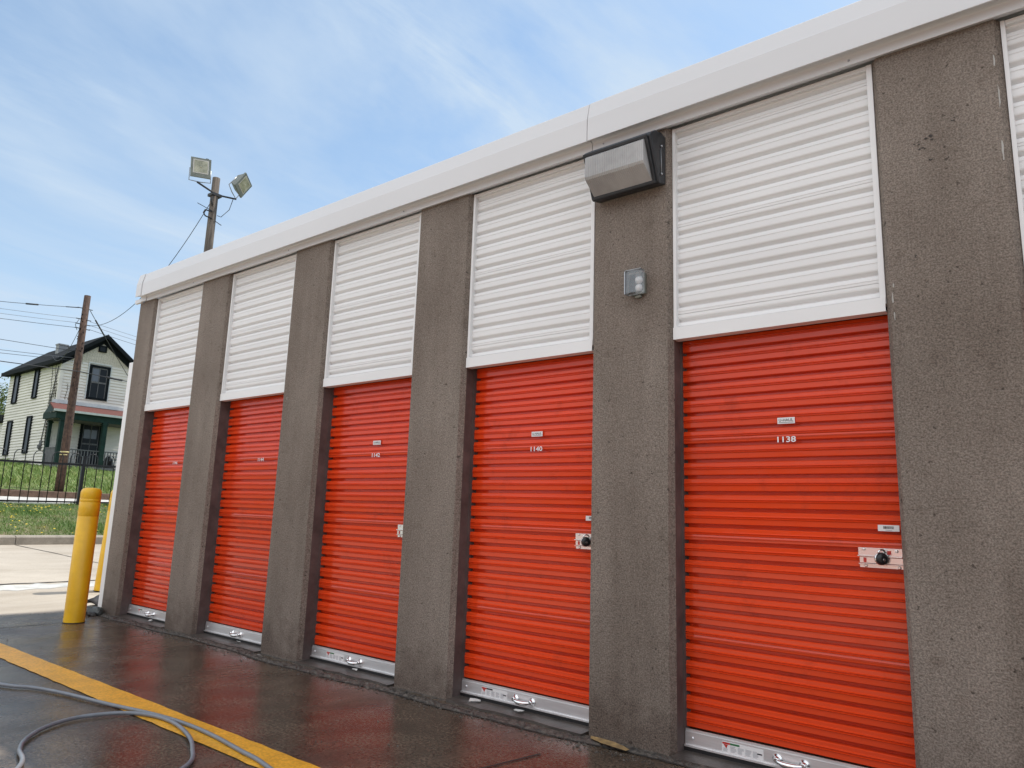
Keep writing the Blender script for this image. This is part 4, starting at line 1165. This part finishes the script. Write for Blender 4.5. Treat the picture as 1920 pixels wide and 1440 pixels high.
# floodlight pole beyond the end of the building
LX, LY = -11.37, 6.60
lp = empty('floodlight_pole', (LX, LY, .95)); tag(lp, 'wooden light pole with two square floodlights rising behind the white roof', 'light pole')
mb = MB(); mb.tube([(LX, LY, .4), (LX, LY - .02, 4), (LX, LY - .02, 8), (LX, LY - .02, 10.72)], [.145, .135, .122, .108], 14); mb.build('shaft', M['wood_grey'], lp)
mb = MB(); mb.tube([(LX + .08, LY - .62, 10.34), (LX + .10, LY, 10.17), (LX + .08, LY + .62, 10.28)], .028, 8)
mb.box(LX - .14, LX + .14, LY - .16, LY + .14, 10.13, 10.21)
mb.tube([(LX + .1, LY + .52, 10.25), (LX + .12, LY + .42, 9.85), (LX + .1, LY + .2, 9.55), (LX + .1, LY + .08, 9.55)], .010, 6)
mb.tube([(LX + .1, LY - .08, 10.15), (LX + .12, LY - .16, 9.95), (LX + .1, LY - .10, 9.80)], .022, 6)
mb.tube([(LX + .1, LY - .08, 9.62), (LX + .1, LY - .30, 9.60), (LX + .1, LY - .34, 9.50), (LX + .1, LY - .28, 9.42), (LX + .1, LY - .06, 9.40)], .022, 6)
mb.tube([(LX + .1, LY - .55, 9.72), (LX + .1, LY - .1, 9.64)], .010, 5); mb.tube([(LX + .1, LY + .05, 9.36), (LX + .1, LY + .24, 9.30)], .012, 5)
mb.build('crossarm', M['wire'], lp)
def floodhead(cx, cy, cz, yaw, pitch, roll=0):
    root = empty('floodlight', (cx, cy, cz)); root.parent = lp
    lx = Vector((cx, cy, cz)) - Vector(lp.location)
    root.location = lx
    Mx = Matrix.Rotation(yaw, 4, 'Z') @ Matrix.Rotation(pitch, 4, 'Y') @ Matrix.Rotation(roll, 4, 'X')
    def sub(mb, name, m, bevel=0):
        me_o = mb.build(name, m, None, bevel=bevel); me_o.data.transform(Mx); me_o.parent = root; return me_o
    w, h = .26, .27
    mb = MB(); 
    mb.add([(.13, -w, -h), (.13, w, -h), (.13, w, h), (.13, -w, h), (-.13, -w * .62, -h * .62), (-.13, w * .62, -h * .62), (-.13, w * .62, h * .62), (-.13, -w * .62, h * .62)],
           [(0, 1, 2, 3), (7, 6, 5, 4), (0, 4, 5, 1), (1, 5, 6, 2), (2, 6, 7, 3), (3, 7, 4, 0)])
    mb.box(.10, .16, -w - .012, w + .012, -h - .012, h + .012)
    body = sub(mb, 'housing', M['flood'], .008)
    mb = MB(); mb.box(.161, .166, -w * .80, w * .80, -h * .62, h * .84); sub(mb, 'reflector', M['floodrim'], .03)
    mb = MB(); mb.box(.167, .170, -w * .70, w * .70, -h * .52, h * .76); mb.lathe([(.035, .17), (.03, .18), (.012, .185)], (0, 0, .03), 12, axis='x'); sub(mb, 'glass', M['floodglass'])
    mb = MB(); mb.tube([(0, -w - .02, 0), (0, -w - .03, -h - .09), (0, 0, -h - .11), (0, w + .03, -h - .09), (0, w + .02, 0)], .014, 6); sub(mb, 'yoke', M['galv'])
    mb = MB(); mb.box(-.02, .08, w * .5, w * .8, h + .002, h + .05); sub(mb, 'hinge', M['black'])
floodhead(-11.25, 6.01, 10.74, R(-22), R(8), R(4))
floodhead(-11.25, 7.26, 10.78, R(28), R(22), R(-22))
wire((LX + .1, LY - .12, 9.98), (PX, PY + .1, 8.10), 1.15, .014, 'long sagging cable from the floodlight pole to the utility pole', name='power_line')

# ------------------------------------------------------------------ camera
def cam_axes(yaw, pitch, roll):
    cy_, sy = math.cos(yaw), math.sin(yaw); cp, sp = math.cos(pitch), math.sin(pitch)
    f = Vector((sy * cp, cy_ * cp, sp)); r_ = Vector((cy_, -sy, 0)); u = r_.cross(f)
    c, s = math.cos(roll), math.sin(roll)
    return c * r_ + s * u, -s * r_ + c * u, f
r_, u_, f_ = cam_axes(-.6765, .1806, .0334)
cd = bpy.data.cameras.new('camera'); cam = bpy.data.objects.new('camera', cd); col.objects.link(cam)
cam.matrix_world = Matrix(((r_.x, u_.x, -f_.x, 8.234), (r_.y, u_.y, -f_.y, -3.450), (r_.z, u_.z, -f_.z, 1.124), (0, 0, 0, 1)))
cd.sensor_fit = 'HORIZONTAL'; cd.sensor_width = 36; cd.lens = 36 * 1352.29 / 1920; cd.clip_start = .05; cd.clip_end = 3000
scn.camera = cam

# ------------------------------------------------------------------ light
sd_ = Vector((.08, .565, 1.0)).normalized()
elev = math.asin(sd_.z); az = math.atan2(sd_.x, sd_.y)
ld = bpy.data.lights.new('sun', 'SUN'); ld.energy = 3.0; ld.angle = R(.5); ld.color = (1, .95, .87)
lo = bpy.data.objects.new('sun', ld); col.objects.link(lo); lo.rotation_euler = (-sd_).to_track_quat('-Z', 'Y').to_euler(); lo.location = (0, 0, 30)
w = bpy.data.worlds.new('World'); scn.world = w; w.use_nodes = True
N = w.node_tree.nodes; L = w.node_tree.links
bg = N['Background']; bg.inputs['Strength'].default_value = .15
sky = N.new('ShaderNodeTexSky'); sky.sky_type = 'NISHITA'; sky.sun_disc = False
sky.sun_elevation = elev; sky.sun_rotation = az; sky.air_density = 1.0; sky.dust_density = .6; sky.ozone_density = .9; sky.altitude = 50
tc = N.new('ShaderNodeTexCoord'); sp_ = N.new('ShaderNodeSeparateXYZ'); L.new(tc.outputs['Generated'], sp_.inputs[0])
def mth(op, a, b=None, c=None, clamp=False):
    x = N.new('ShaderNodeMath'); x.operation = op; x.use_clamp = clamp
    for i, q in enumerate((a, b, c)):
        if q is None: continue
        if isinstance(q, (int, float)): x.inputs[i].default_value = q
        else: L.new(q, x.inputs[i])
    return x.outputs[0]
zc = mth('MAXIMUM', sp_.outputs['Z'], .04)
zc = mth('ADD', zc, .10)
cx = mth('DIVIDE', sp_.outputs['X'], zc); cy_ = mth('DIVIDE', sp_.outputs['Y'], zc)
cb = N.new('ShaderNodeCombineXYZ'); L.new(cx, cb.inputs[0]); L.new(cy_, cb.inputs[1])
def cloud(scale, stretch, rot, det, rough, dist, off=(0, 0, 0)):
    mp = N.new('ShaderNodeMapping'); mp.inputs['Rotation'].default_value = (0, 0, rot); mp.inputs['Scale'].default_value = stretch; mp.inputs['Location'].default_value = off
    L.new(cb.outputs[0], mp.inputs[0]); n = N.new('ShaderNodeTexNoise'); n.inputs['Scale'].default_value = scale
    n.inputs['Detail'].default_value = det; n.inputs['Roughness'].default_value = rough; n.inputs['Distortion'].default_value = dist
    L.new(mp.outputs[0], n.inputs['Vector']); return n.outputs['Fac']
def rmp(src, a, b, hi=1.0):
    r0 = N.new('ShaderNodeMapRange'); r0.interpolation_type = 'SMOOTHSTEP'; L.new(src, r0.inputs['Value'])
    r0.inputs['From Min'].default_value = a; r0.inputs['From Max'].default_value = b; r0.inputs['To Max'].default_value = hi; return r0.outputs[0]
wisps = rmp(cloud(1.1, (1, .35, 1), R(35), 9, .62, .5, (3.1, 1.2, 0)), .42, .72, .85)
fine = rmp(cloud(3.0, (1, .22, 1), R(50), 8, .65, .3, (1.7, 5.2, 0)), .48, .74, .60)
patch = rmp(cloud(.55, (1, 1, 1), 0, 4, .5, .2, (.4, 2.2, 0)), .34, .56, 1.0)
soft_ = rmp(cloud(1.0, (1, .55, 1), R(15), 7, .58, .6, (6.3, .7, 0)), .42, .70, .55)
cov = mth('ADD', mth('MULTIPLY', mth('ADD', wisps, fine), patch), soft_, clamp=True)
veil = mth('ADD', mth('MULTIPLY', mth('SUBTRACT', 1.0, mth('MULTIPLY', sp_.outputs['Z'], 1.6, clamp=True)), .66, clamp=True), .08)
cov = mth('MINIMUM', mth('ADD', cov, veil), .92)
tn = N.new('ShaderNodeMixRGB'); tn.blend_type = 'MULTIPLY'; tn.inputs[0].default_value = 1; L.new(sky.outputs[0], tn.inputs[1]); tn.inputs[2].default_value = (.74, .88, .90, 1)
mx = N.new('ShaderNodeMixRGB'); L.new(cov, mx.inputs[0]); L.new(tn.outputs[0], mx.inputs[1]); mx.inputs[2].default_value = (3.05, 3.70, 4.45, 1)
# unseen bright cloud bank added behind the viewer to light the shaded facade
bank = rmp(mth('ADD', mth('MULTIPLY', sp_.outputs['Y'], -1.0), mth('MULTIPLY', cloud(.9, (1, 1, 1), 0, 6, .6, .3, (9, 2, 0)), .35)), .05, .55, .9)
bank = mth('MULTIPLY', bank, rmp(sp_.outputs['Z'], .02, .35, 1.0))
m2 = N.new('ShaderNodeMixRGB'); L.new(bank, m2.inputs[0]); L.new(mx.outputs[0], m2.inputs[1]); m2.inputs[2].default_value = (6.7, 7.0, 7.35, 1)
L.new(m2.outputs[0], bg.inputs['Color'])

scn.view_settings.view_transform = 'Standard'; scn.view_settings.look = 'None'
scn.view_settings.exposure = 0.45; scn.view_settings.gamma = 1.0
scn.cycles.max_bounces = 8; scn.cycles.use_denoising = True
